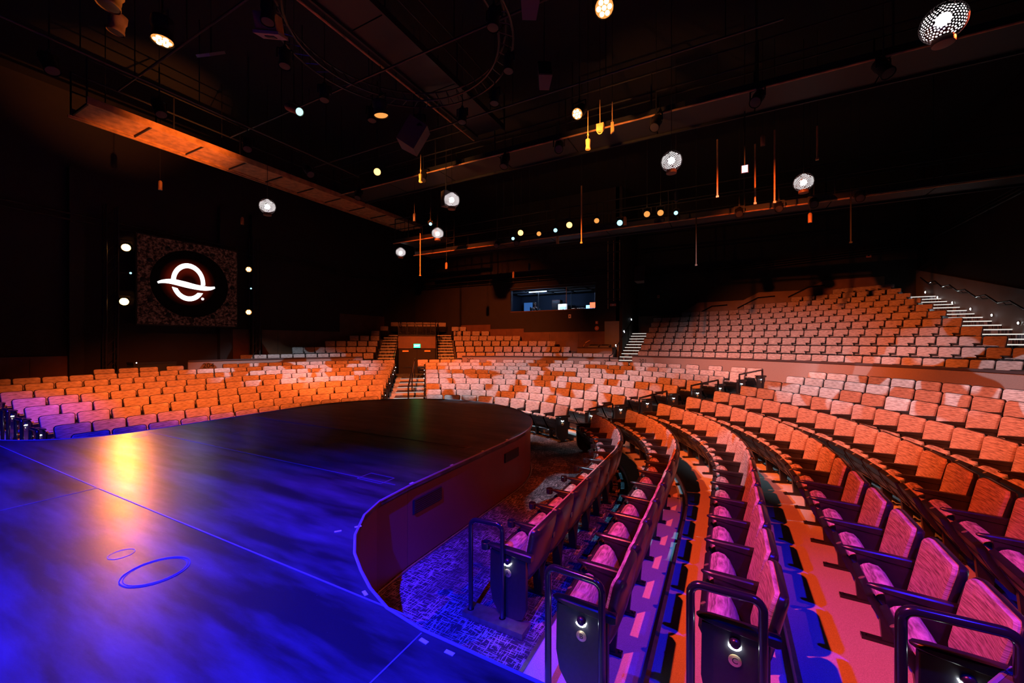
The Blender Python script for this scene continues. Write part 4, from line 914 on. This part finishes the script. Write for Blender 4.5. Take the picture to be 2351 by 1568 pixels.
# ------------------------------------------------------------------ pierced pendant globes
import bmesh
def globe_mesh(sub=5):
    bm = bmesh.new(); bmesh.ops.create_icosphere(bm, subdivisions=5, radius=0.25); win = [Vector((-0.55, -0.75, -0.30)).normalized(), Vector((0.75, 0.5, -0.35)).normalized(), Vector((0.1, 0.05, 1)).normalized(), Vector((0.6, -0.75, 0.2)).normalized()]
    kill = [f for f in bm.faces if f.calc_center_median().z < -0.222 or any(f.calc_center_median().normalized().dot(w) > 0.945 for w in win[:3])]
    bmesh.ops.delete(bm, geom=kill, context='FACES')
    bmesh.ops.dissolve_limit(bm, angle_limit=0, verts=[], edges=[])
    # pierce: open a round-ish hole at every second vertex
    bm.verts.ensure_lookup_table(); done = set(); pick = []
    for v in bm.verts:
        if v.is_boundary or v.index in done: continue
        pick.append(v); done.add(v.index)
        for e in v.link_edges: done.add(e.other_vert(v).index)
    for v in pick:
        c = v.co.copy(); faces = list(v.link_faces)
        res = bmesh.ops.inset_region(bm, faces=faces, thickness=0.0062, depth=0.0, use_even_offset=True)
        vs_ = [f for f in faces if f.is_valid]
        bmesh.ops.delete(bm, geom=vs_, context='FACES')
    me = bpy.data.meshes.new('shell'); bm.to_mesh(me); bm.free(); me.materials.append(M['globe_shell']); return me
GL = globe_mesh()
GP = ((2.69, 7.78, 'large pierced pendant globe at the upper right corner'), (-1.18, 10.59, 'pierced pendant globe to the right of three hanging gold props'), (1.93, 13.73, 'pierced pendant globe in front of the rear catwalk on the right'),
      (-13.34, 7.84, 'pierced pendant globe at the far end of the orange gallery'), (-7.61, 10.22, 'pierced pendant globe partly behind a small speaker'), (-10.48, 13.11, 'pierced pendant globe over the short catwalk platform'), (-14.33, 15.02, 'smallest pierced pendant globe, lowest on the left'))
for x, y, lab in GP:
    t = thing('pendant_globe', lab, 'lamp', (x, y, 7.0), 0, 'pierced pendant globes'); ang = math.atan2(-y, -x) - math.atan2(-0.75, -0.55)
    s = put('shell', GL, t); s.rotation_euler = (0, 0, ang)
    g = G(); g.lathe([(0.02, -0.13), (0.09, -0.09), (0.12, 0.0), (0.09, 0.09), (0.02, 0.13)], 20); g.obj('bulb', 'globe_bulb', t, True)
    g = G(); g.lathe([(0.05, -0.19), (0.21, -0.1), (0.232, 0.0), (0.21, 0.1), (0.05, 0.222)], 24); g.obj('inner_glass', 'globe_inner', t, True)
    g = G(); g.lathe([(0.115, -0.215), (0.125, -0.25), (0.12, -0.30), (0.09, -0.31)], 20); g.obj('base_cap', 'wood_panel', t, True)
    g = G(); g.tube([(0, 0, 0.25), (0, 0, 4.0)], 0.008, 6); g.obj('flex', 'rig_black', t)

# ------------------------------------------------------------------ hanging props and speakers
def hang(loc, lab, kind, top=9.0):
    t = thing('hanging_prop', lab, 'prop', loc, 0, 'gold props hanging from the grid'); z0 = 0.0
    if kind == 'bottle':
        g = G(); g.lathe([(0.055, -0.17), (0.065, -0.16), (0.050, -0.08), (0.062, 0.05), (0.058, 0.075), (0.02, 0.10), (0.016, 0.115)], 10); g.obj('body', 'brushed_gold', t)
        g = G(); g.tube([(0, 0, 0.11), (0, 0, 0.16)], 0.012, 6); g.tube([(0.02 * math.cos(R(a)), 0, 0.18 + 0.02 * math.sin(R(a))) for a in range(0, 360, 40)], 0.007, 6, True); g.tube([(0, 0, 0.20), (0, 0, 0.30)], [0.022, 0.006], 6); g.obj('swivel', 'brushed_gold', t); z0 = 0.30
    elif kind == 'lock':
        g = G(); g.box((0, 0, 0.02), (0.16, 0.09, 0.17)); g.box((0.085, 0, 0.04), (0.02, 0.11, 0.13)); g.box((0, -0.048, 0.05), (0.10, 0.01, 0.02)); g.obj('body', 'brushed_gold', t)
        g = G(); g.tube([(0.055 * math.cos(R(a)), 0, -0.07 + 0.055 * math.sin(R(a))) for a in range(180, 361, 20)], 0.012, 8); g.obj('shackle', 'brushed_gold', t, True); z0 = 0.10
    else:
        g = G(); g.prism([(-0.035, -0.17), (0.045, -0.12), (0.035, 0.10), (-0.03, 0.10)], -0.02, 0.02, 'xz'); g.obj('body', 'brushed_gold', t); z0 = 0.10
    g = G(); g.tube([(0, 0, z0), (0, 0, top - loc[2])], 0.010, 6); g.obj('strap', 'brushed_gold', t); cable(t, 0, 0, top - loc[2] - 0.02)
hang((-2.98, 9.54, 7.42), 'gold bottle-shaped weight, left of three hanging props', 'bottle', 8.2); hang((-2.64, 9.40, 7.62), 'gold padlock-shaped box, middle of three hanging props', 'lock', 8.3)
hang((-2.36, 9.45, 7.62), 'gold blade-shaped tag, right of three hanging props', 'tag', 8.2); hang((-8.29, 9.55, 7.62), 'lone gold bottle-shaped weight near the amber lantern', 'bottle', 8.3)
def speaker(loc, rz, rx, size, lab, mat='speaker_box'):
    t = thing('loudspeaker', lab, 'loudspeaker', loc, rz, 'hung loudspeakers'); w, d, h = size
    g = G(); g.loft([[(-w / 2, -d / 2, -h / 2), (w / 2, -d / 2, -h / 2), (w / 2, -d / 2, h / 2), (-w / 2, -d / 2, h / 2)], [(-w * 0.36, d / 2, -h / 2), (w * 0.36, d / 2, -h / 2), (w * 0.36, d / 2, h / 2), (-w * 0.36, d / 2, h / 2)]])
    o = g.obj('cabinet', mat, t); o.rotation_euler = (rx, 0, 0)
    g = G(); g.box((0, -d / 2 - 0.008, 0), (w * 0.94, 0.014, h * 0.96)); o = g.obj('grille', 'fascia_vent', t); o.rotation_euler = (rx, 0, 0)
    g = G(); g.box((0, 0, h / 2 + 0.02), (w * 0.5, 0.05, 0.04)); g.tube([(0, 0, h / 2), (0, 0, h / 2 + 0.9)], 0.015, 6); g.obj('bracket', 'rig_black', t); cable(t, 0, 0, h / 2 + 0.85)
speaker((-7.39, 8.24, 8.05), R(-60), R(-30), (0.62, 0.5, 0.72), 'orange-lit loudspeaker box above the middle of the stage')
speaker((-3.59, 8.26, 8.5), R(30), R(-30), (0.3, 0.32, 0.55), 'narrow orange-lit loudspeaker box right of the stage centre')
speaker((-3.06, 6.38, 8.55), R(30), R(-30), (0.34, 0.34, 0.55), 'loudspeaker box cut off by the top of the picture')
speaker((-7.9, 10.3, 7.1), R(-20), 0, (0.22, 0.22, 0.5), 'small speaker box in front of a pendant globe')
speaker((-3.9, 21.4, 6.0), R(0), R(-10), (0.5, 0.4, 0.8), 'dark speaker hung beside the control room window')
t = thing('moving_head', 'square moving light with a pink-lit frame high over the stage', 'stage light', (-7.44, 4.42, 8.3), R(35))
g = G(); g.box((0, 0, 0.10), (0.36, 0.36, 0.28)); o = g.obj('base', 'gallery_board', t); o.rotation_euler = (R(25), 0, 0)
g = G(); g.box((0, 0, -0.07), (0.44, 0.44, 0.05)); o = g.obj('frame', 'parapet_cloth', t); o.rotation_euler = (R(25), 0, 0)
g = G(); g.box((0, 0, -0.10), (0.16, 0.16, 0.02)); o = g.obj('lens', 'ink', t); o.rotation_euler = (R(25), 0, 0)
g = G(); g.tube([(0, 0, 0.2), (0, 0, 0.8)], 0.02, 6); g.obj('clamp', 'rig_black', t); cable(t, 0, 0, 0.78)
t = thing('lighting_panel', 'slim violet-lit panel light over the left of the stage', 'stage light', (-9.1, 4.23, 8.3), R(20))
g = G(); g.box((0, 0, 0), (0.30, 0.46, 0.05)); o = g.obj('panel', 'grey_panel', t); o.rotation_euler = (R(40), 0, 0)
for i in range(3): g = G(); g.box((-0.09 + 0.09 * i, 0, -0.03), (0.02, 0.44, 0.012)); o = g.obj('fin', 'rig_black', t); o.rotation_euler = (R(40), 0, 0)
g = G(); g.tube([(0, 0, 0), (0, 0, 0.6)], 0.015, 6); g.obj('clamp', 'rig_black', t); cable(t, 0, 0, 0.58)
t = thing('led_panel', 'small violet-white four-cell light on the front catwalk', 'stage light', (0.44, 11.95, 7.0))
g = G(); g.box((0, 0.03, 0), (0.16, 0.06, 0.20)); g.obj('housing', 'rig_black', t)
for a in (-1, 1):
    for b_ in (-1, 1): g = G(); g.box((a * 0.034, -0.006, b_ * 0.045), (0.06, 0.014, 0.08)); g.obj('led_cell', 'lamp_violet', t)
g = G(); g.tube([(0, 0.03, 0.1), (0, 0.03, 1.5)], 0.014, 6); g.obj('clamp', 'rig_black', t); cable(t, 0, 0.03, 1.48)
DP = sorted(((-4.13, 12.53, 5.75, 7.6, 'brushed_gold'), (-11.86, 13.63, 5.45, 7.3, 'brushed_gold'), (1.2, 13.2, 6.4, 8.4, 'gallery_board'), (0.75, 13.4, 6.5, 8.2, 'gallery_board'), (-0.2, 12.6, 6.6, 8.2, 'gallery_board'), (2.2, 13.5, 7.5, 8.4, 'gallery_board'), (-0.9, 15.3, 5.2, 6.9, 'rig_black'), (3.3, 15.3, 5.5, 6.9, 'rig_black')), key=lambda q: view((q[0], q[1], q[2]))[0])
for i, (x, y, z0, z1, m_) in enumerate(DP):
    t = thing('drop_pipe', 'thin pipe hanging down by the catwalks, %s such pipe from the left' % ORD[i], 'pipe', (x, y, z0), 0, 'pipes hanging below the catwalks')
    g = G(); g.tube([(0, 0, 0), (0, 0, z1 - z0)], 0.022, 6); g.obj('pipe', m_, t)
    g = G(); g.box((0, 0, 0), (0.07, 0.05, 0.05)); g.obj('end_fitting', m_, t); cable(t, 0, 0, z1 - z0 - 0.02)
k = 0
for x, y, z in sorted(((-11.4, 14.9, 5.9), (-7.0, 14.6, 5.4), (-9.0, 17.0, 5.6), (-1.3, 12.8, 6.7), (0.9, 12.9, 7.9), (-5.7, 14.4, 6.3), (-3.1, 14.2, 6.6), (2.3, 15.2, 6.2), (-10.2, 11.4, 7.0), (-17.0, 9.0, 7.2), (-16.0, 6.0, 7.4)), key=lambda q: view(q)[0]):
    t = thing('pendant_can', 'small dark cylindrical pendant light, %s of its kind from the left' % ORD[k], 'lamp', (x, y, z), 0, 'cylindrical pendant lights'); k += 1
    g = G(); g.lathe([(0.05, 0), (0.055, 0.01), (0.055, 0.26), (0.03, 0.30)], 12); g.obj('can', 'gallery_board' if k % 3 else 'rig_black', t, True)
    g = G(); g.lathe([(0.042, -0.004), (0.02, -0.006)], 10); g.obj('lens', 'fascia_vent', t)
    g = G(); g.tube([(0, 0, 0.3), (0, 0, ZC - z)], 0.006, 4); g.obj('flex', 'rig_black', t)
t = thing('hanging_ladder', 'dark hanging frame of rods and clamps beside the control room', 'truss', (-5.55, 21.3, 4.3))
for dx in (0, 0.3, 0.62): g = G(); g.tube([(dx, 0, 0.4 if dx else 0), (dx, 0, 3.6)], 0.02, 6); g.obj('rod', 'gallery_board', t)
for i in range(7): g = G(); g.box((0.3, 0, 0.5 + 0.5 * i), (0.7, 0.04, 0.05)); g.obj('rung', 'rig_black', t)

# ------------------------------------------------------------------ control room behind its window
win = bpy.data.objects.new('window_1', None); COL.objects.link(win); win['kind'] = 'structure'; win['label'] = 'long control room window glowing blue inside'
xm = -8.2
for x0, x1 in ((BW[0], xm), (xm, BW[1])): g = G(); g.box(((x0 + x1) / 2, YB + 0.1, (BW[2] + BW[3]) / 2), (x1 - x0 - 0.02, 0.012, BW[3] - BW[2])); g.obj('pane', 'glass', win)
g = G(); g.box((xm, YB + 0.1, (BW[2] + BW[3]) / 2), (0.03, 0.03, BW[3] - BW[2])); g.obj('mullion', 'steel', win)
g = G(); g.box(((BW[0] + BW[1]) / 2, YB + 0.1, BW[2] + 0.02), (BW[1] - BW[0], 0.28, 0.04)); g.obj('sill', 'wood_panel', win)
g = G(); g.box(((BW[0] + BW[1]) / 2, YB - 0.12, BW[3] + 0.12), (BW[1] - BW[0] + 0.1, 0.05, 0.04)); g.obj('head_trim', 'booth_wall', win)
wallbox('wall_control', -13.2, -5.35, 26.0, 26.1, 3.2, 7.2, 'booth_wall'); wallbox('wall_control_left', -13.2, -13.1, YB + 0.3, 26.0, 3.2, 7.2, 'booth_wall')
wallbox('floor_control', -13.2, -5.35, YB + 0.3, 26.0, 3.65, 3.75, 'black_wall'); wallbox('ceiling_control', -13.2, -5.35, YB + 0.3, 26.0, 5.78, 5.88, 'black_wall')
for i in range(5):
    for j in range(2):
        t_ = G(); t_.box((-12.0 + 1.35 * i, 23.3 + 1.3 * j, 5.75), (1.15, 0.55, 0.03)); o = t_.obj('ceiling_baffle', 'ceiling_tile'); tag(o, 'pale ceiling baffle inside the control room, row %s, %s from the left' % (('one', 'two')[j], ORD[i]), 'baffle', 'ceiling baffles in the control room')
t = thing('tube_light', 'blue-white tube light on the control room ceiling', 'light', (-10.4, 22.9, 5.69)); g = G(); g.box((0, 0, 0.02), (1.3, 0.16, 0.05)); g.obj('tray', 'steel', t)
g = G(); g.tube([(-0.6, 0, -0.03), (0.6, 0, -0.03)], 0.03, 8); g.obj('tube', 'booth_tube', t)
dk = thing('control_desk', 'dark wooden control desk behind the window', 'desk', (-9.2, 22.75, 3.75)); g = G(); g.box((0, 0, 0.62), (5.2, 0.7, 0.05)); g.obj('top', 'wood_panel', dk); g = G(); g.box((0, 0.3, 0.3), (5.2, 0.04, 0.6)); g.obj('front_panel', 'wood_panel', dk)
for x in (-2.5, 2.5): g = G(); g.box((x, 0, 0.3), (0.06, 0.6, 0.6)); g.obj('side_panel', 'wood_panel', dk)
def monitor(x, y, w, h, mat, lab, tilt=0):
    t = thing('monitor', lab, 'monitor', (x, y, 4.395), R(tilt), 'monitors on the control desk'); g = G(); g.box((0, 0, 0.20 + h / 2 - 0.12), (w, 0.04, h)); g.obj('casing', 'black_plastic', t)
    g = G(); g.box((0, -0.024, 0.20 + h / 2 - 0.12), (w - 0.03, 0.008, h - 0.03)); g.obj('display', mat, t); g = G(); g.box((0, 0.02, 0.01), (0.2, 0.14, 0.02)); g.box((0, 0.03, 0.06), (0.04, 0.03, 0.10)); g.obj('stand', 'black_plastic', t)
monitor(-8.75, 22.95, 0.58, 0.36, 'screen_white', 'bright white computer monitor in the control room window'); monitor(-8.62, 22.65, 0.42, 0.16, 'screen_blue', 'low pale-blue screen in front of the white monitor')
monitor(-7.0, 22.9, 0.55, 0.22, 'screen_blue', 'wide blue screen in the right pane of the control room'); monitor(-6.75, 22.6, 0.4, 0.34, 'red_led', 'red-lit screen at the right end of the control room')
monitor(-12.2, 25.3, 0.7, 0.8, 'screen_dim', 'dim blue panel at the back left of the control room')
for i, x in enumerate((-7.9, -7.6, -7.35)):
    t = thing('control_console', 'small console with lit keys in the right pane, %s from the left' % ORD[i], 'console', (x, 22.55, 4.395)); g = G(); g.box((0, 0, 0.04), (0.24, 0.3, 0.08)); g.obj('body', 'black_plastic', t)
    for j in range(4): g = G(); g.box((-0.08 + 0.05 * j, -0.05, 0.085), (0.03, 0.06, 0.012)); g.obj('key', 'lamp_warm_soft' if (i + j) % 2 else 'screen_white', t)
t = thing('equipment_rack', 'tall dark red equipment rack inside the control room', 'rack', (-9.75, 24.6, 3.75)); g = G(); g.box((0, 0, 0.75), (0.55, 0.5, 1.5)); g.obj('cabinet', 'rack_red', t)
for j in range(7): g = G(); g.box((0, -0.26, 0.15 + 0.2 * j), (0.48, 0.02, 0.16)); g.obj('rack_unit', 'black_plastic', t)
for x, y in ((-10.35, 22.9), (-8.9, 24.9), (-7.4, 25.2)): t = thing('support_pole', 'thin grey pole in the control room, %s' % {-10.35: 'beside the person', -8.9: 'behind the white monitor', -7.4: 'at the back right'}[x], 'pole', (x, y, 3.75)); g = G(); g.tube([(0, 0, 0), (0, 0, 2.02)], 0.03, 8); g.obj('shaft', 'steel', t, True); g = G(); g.box((0, 0, 0.01), (0.16, 0.16, 0.02)); g.obj('foot_plate', 'steel', t)
# operator at the desk: one continuous skinned body
def skin_mesh(name, verts, edges, radii, mat, sub=2):
    me = bpy.data.meshes.new(name); me.from_pydata(verts, edges, []); o = bpy.data.objects.new(name, me); COL.objects.link(o)
    md = o.modifiers.new('s', 'SKIN'); sb = o.modifiers.new('b', 'SUBSURF'); sb.levels = sub; sb.render_levels = sub
    for v, r in zip(me.skin_vertices[0].data, radii): v.radius = (r, r) if not isinstance(r, tuple) else r
    me.skin_vertices[0].data[0].use_root = True
    dg = bpy.context.evaluated_depsgraph_get(); nm = bpy.data.meshes.new_from_object(o.evaluated_get(dg)); bpy.data.objects.remove(o); nm.materials.clear(); nm.materials.append(M[mat]); nm.polygons.foreach_set('use_smooth', [True] * len(nm.polygons)); return nm
pr = thing('person', 'person in dark clothes seated behind the control room desk', 'person', (-10.75, 23.3, 3.75))
bv = [(0, 0, 0.52), (0, -0.02, 0.72), (0, -0.03, 0.92), (0, -0.04, 1.00), (0, -0.06, 1.08), (0, -0.08, 1.18), (0, -0.07, 1.25), (-0.19, -0.03, 0.93), (-0.23, -0.16, 0.72), (-0.14, -0.42, 0.98), (0.19, -0.03, 0.93), (0.23, -0.16, 0.72), (0.14, -0.42, 0.98), (-0.1, -0.4, 0.53), (-0.1, -0.42, 0.10), (0.1, -0.4, 0.53), (0.1, -0.42, 0.10)]
be = [(0, 1), (1, 2), (2, 3), (3, 4), (4, 5), (5, 6), (2, 7), (7, 8), (8, 9), (2, 10), (10, 11), (11, 12), (0, 13), (13, 14), (0, 15), (15, 16)]
put('body', skin_mesh('body', bv, be, [(0.15, 0.11), (0.14, 0.10), (0.12, 0.09), 0.05, 0.07, (0.085, 0.10), 0.06, 0.06, 0.045, 0.035, 0.06, 0.045, 0.035, 0.07, 0.05, 0.07, 0.05], 'skin'), pr)
put('jacket', skin_mesh('jacket', [v for v in bv[:3]] + [bv[7], bv[8], (-0.17, -0.36, 0.93), bv[10], bv[11], (0.17, -0.36, 0.93)], [(0, 1), (1, 2), (2, 3), (3, 4), (4, 5), (2, 6), (6, 7), (7, 8)], [(0.17, 0.13), (0.165, 0.125), (0.15, 0.115), 0.075, 0.06, 0.05, 0.075, 0.06, 0.05], 'dark_cloth'), pr)
put('trousers', skin_mesh('trousers', [bv[0], bv[13], bv[14], bv[15], bv[16]], [(0, 1), (1, 2), (0, 3), (3, 4)], [(0.17, 0.14), 0.085, 0.065, 0.085, 0.065], 'dark_cloth'), pr)
g = G(); g.lathe([(0.10, 0.0), (0.108, 0.05), (0.09, 0.11), (0.04, 0.14)], 14, Matrix.Translation((0, -0.045, 1.17))); g.obj('hair', 'hair', pr, True)
g = G(); g.lathe([(0.016, 0), (0.010, 0.03), (0.004, 0.035)], 8, Matrix.Translation((0, -0.165, 1.155)) @ Matrix.Rotation(R(70), 4, 'X')); g.obj('nose', 'skin', pr, True)
for s in (-1, 1): g = G(); g.lathe([(0.010, 0), (0.008, 0.005), (0.003, 0.007)], 8, Matrix.Translation((0.033 * s, -0.165, 1.19)) @ Matrix.Rotation(R(90), 4, 'X')); g.obj('eye', 'ink', pr, True)
g = G(); g.box((0, -0.166, 1.115), (0.045, 0.008, 0.008)); g.obj('mouth', 'rack_red', pr)
st_ = thing('office_chair', 'dark office chair under the person in the control room', 'chair', (-10.75, 23.5, 3.75)); g = G(); g.box((0, 0, 0.36), (0.45, 0.45, 0.07)); g.obj('seat', 'dark_cloth', st_); g = G(); g.box((0, 0.24, 0.70), (0.42, 0.06, 0.50)); g.obj('backrest', 'dark_cloth', st_); g = G(); g.tube([(0, 0, 0.02), (0, 0, 0.34)], 0.03, 8); g.obj('post', 'steel', st_)
for i in range(5): a = R(72 * i); g = G(); g.beam((0, 0, 0.05), (0.26 * math.cos(a), 0.26 * math.sin(a), 0.03), 0.04, 0.03); g.obj('leg', 'black_plastic', st_)

# ------------------------------------------------------------------ sound desk at the back of the upper middle block
sd = thing('sound_desk', 'dark sound desk at the back beside the upper middle seats', 'desk', (-6.15, 21.2, 1.4))
g = G(); g.box((0, 0, 0.80), (1.9, 0.8, 0.06)); g.obj('top', 'parapet_cap', sd); g = G(); g.box((0, -0.36, 0.40), (1.9, 0.06, 0.8)); g.obj('front_panel', 'parapet_cloth', sd)
for s in (-1, 1): g = G(); g.box((0.92 * s, 0, 0.40), (0.06, 0.76, 0.8)); g.obj('side_panel', 'parapet_cloth', sd)
for i, (x, w) in enumerate(((-0.1, 0.55), (0.5, 0.5))):
    t = thing('mixing_console', 'sloping mixing console on the sound desk, %s from the left' % ORD[i], 'console', (-6.15 + x, 21.15, 2.235)); g = G(); g.prism([(-0.25, 0), (0.25, 0), (0.25, 0.16), (-0.25, 0.05)], -w / 2, w / 2, 'yz'); g.obj('body', 'grey_panel', t)
    for j in range(6): g = G(); g.box((-w / 2 + 0.06 + j * (w - 0.1) / 6, -0.02, 0.12), (0.03, 0.20, 0.02), 0, R(12)); g.obj('fader_strip', 'black_plastic', t)
t = thing('desk_lamp', 'orange angled lamp at the left end of the sound desk', 'lamp', (-6.85, 21.1, 2.235)); g = G(); g.lathe([(0.07, 0), (0.07, 0.015), (0.02, 0.02)], 12); g.obj('base', 'rig_black', t, True); g = G(); g.tube([(0, 0, 0.02), (0.06, 0, 0.14), (0.2, 0, 0.28)], 0.012, 6); g.obj('arm', 'brushed_gold', t); g = G(); g.beam((0.12, 0, 0.24), (0.38, 0, 0.37), 0.06, 0.04); g.obj('shade', 'brushed_gold', t)
g = G(); g.box((-5.5, YB - 0.06, 2.4), (0.8, 0.05, 2.5)); struct(g.obj('trim_10', 'grey_panel'), 'grey wall panel with a violet tint beside the stair')
# small things fixed to the walls
def plate(loc, size, mat, lab, rz=0.0, ins='ink'):
    t = thing('wall_plate', lab, 'wall plate', loc, rz); w, h = size; g = G(); g.box((0, 0, 0), (w, 0.02, h)); g.obj('cover', mat, t); g = G(); g.box((0, -0.012, 0), (w * 0.35, 0.012, h * 0.4)); g.obj('insert', ins, t)
plate((-7.95, YB - 0.02, 4.0), (0.15, 0.22), 'white_plate', 'small pale switch plate below the control room window'); plate((-3.7, YR - 0.02, 5.35), (0.13, 0.18), 'red_plate', 'small orange switch plate on the wall behind the upper right seats')
plate((-5.45, YB - 0.02, 4.55), (0.34, 0.13), 'red_plate', 'small red sign on the wall right of the control room', 0, 'white_plate'); plate((6.4, YR - 0.02, 6.9), (0.2, 0.2), 'red_plate', 'small orange plate high near the rear right corner')
t = thing('fire_bell', 'round red and white bell on the wall below the control room', 'bell', (-6.35, YB - 0.02, 3.28)); q = Matrix.Rotation(R(90), 4, 'X'); g = G(); g.lathe([(0.13, 0), (0.12, 0.04), (0.06, 0.06)], 18, q); g.obj('gong', 'red_plate', t, True); g = G(); g.lathe([(0.05, 0.06), (0.03, 0.075), (0.01, 0.078)], 12, q); g.obj('centre_cap', 'white_plate', t, True)
t = thing('fire_bell', 'small red strobe box above the round bell', 'alarm', (-6.35, YB - 0.02, 3.60)); g = G(); g.box((0, -0.02, 0), (0.14, 0.06, 0.16)); g.obj('box', 'red_plate', t); g = G(); g.box((0, -0.06, 0.01), (0.06, 0.03, 0.08)); g.obj('lens', 'white_plate', t)
t = thing('road_case', 'low black case with a white pilot light behind the left rows', 'case', (-18.75, 6.8, 0.80)); g = G(); g.box((0, 0, 0.52), (0.55, 1.25, 0.80)); g.obj('body', 'dark_cloth', t); g = G(); g.box((0, 0, 0.95), (0.57, 1.27, 0.08)); g.obj('lid', 'black_plastic', t)
for a in (-1, 1):
    for b_ in (-1, 1): g = G(); g.lathe([(0.04, 0.0), (0.045, 0.05), (0.03, 0.12)], 8, Matrix.Translation((0.2 * a, 0.5 * b_, 0.0))); g.obj('caster', 'rig_black', t)
g = G(); g.lathe([(0.018, 0), (0.012, 0.012)], 8, Matrix.Translation((0.285, -0.55, 0.98)) @ Matrix.Rotation(R(90), 4, 'Y')); g.obj('pilot_light', 'lamp_white', t)

t = thing('step_light', 'bright white step light on the stage wall by the near aisle', 'light', (-1.12, 1.735, 0.62))
g = G(); g.box((0, -0.01, 0), (0.22, 0.05, 0.10)); g.obj('housing', 'black_plastic', t)
g = G(); g.box((0, 0.018, -0.045), (0.18, 0.03, 0.014)); g.obj('lens', 'aisle_glow', t)
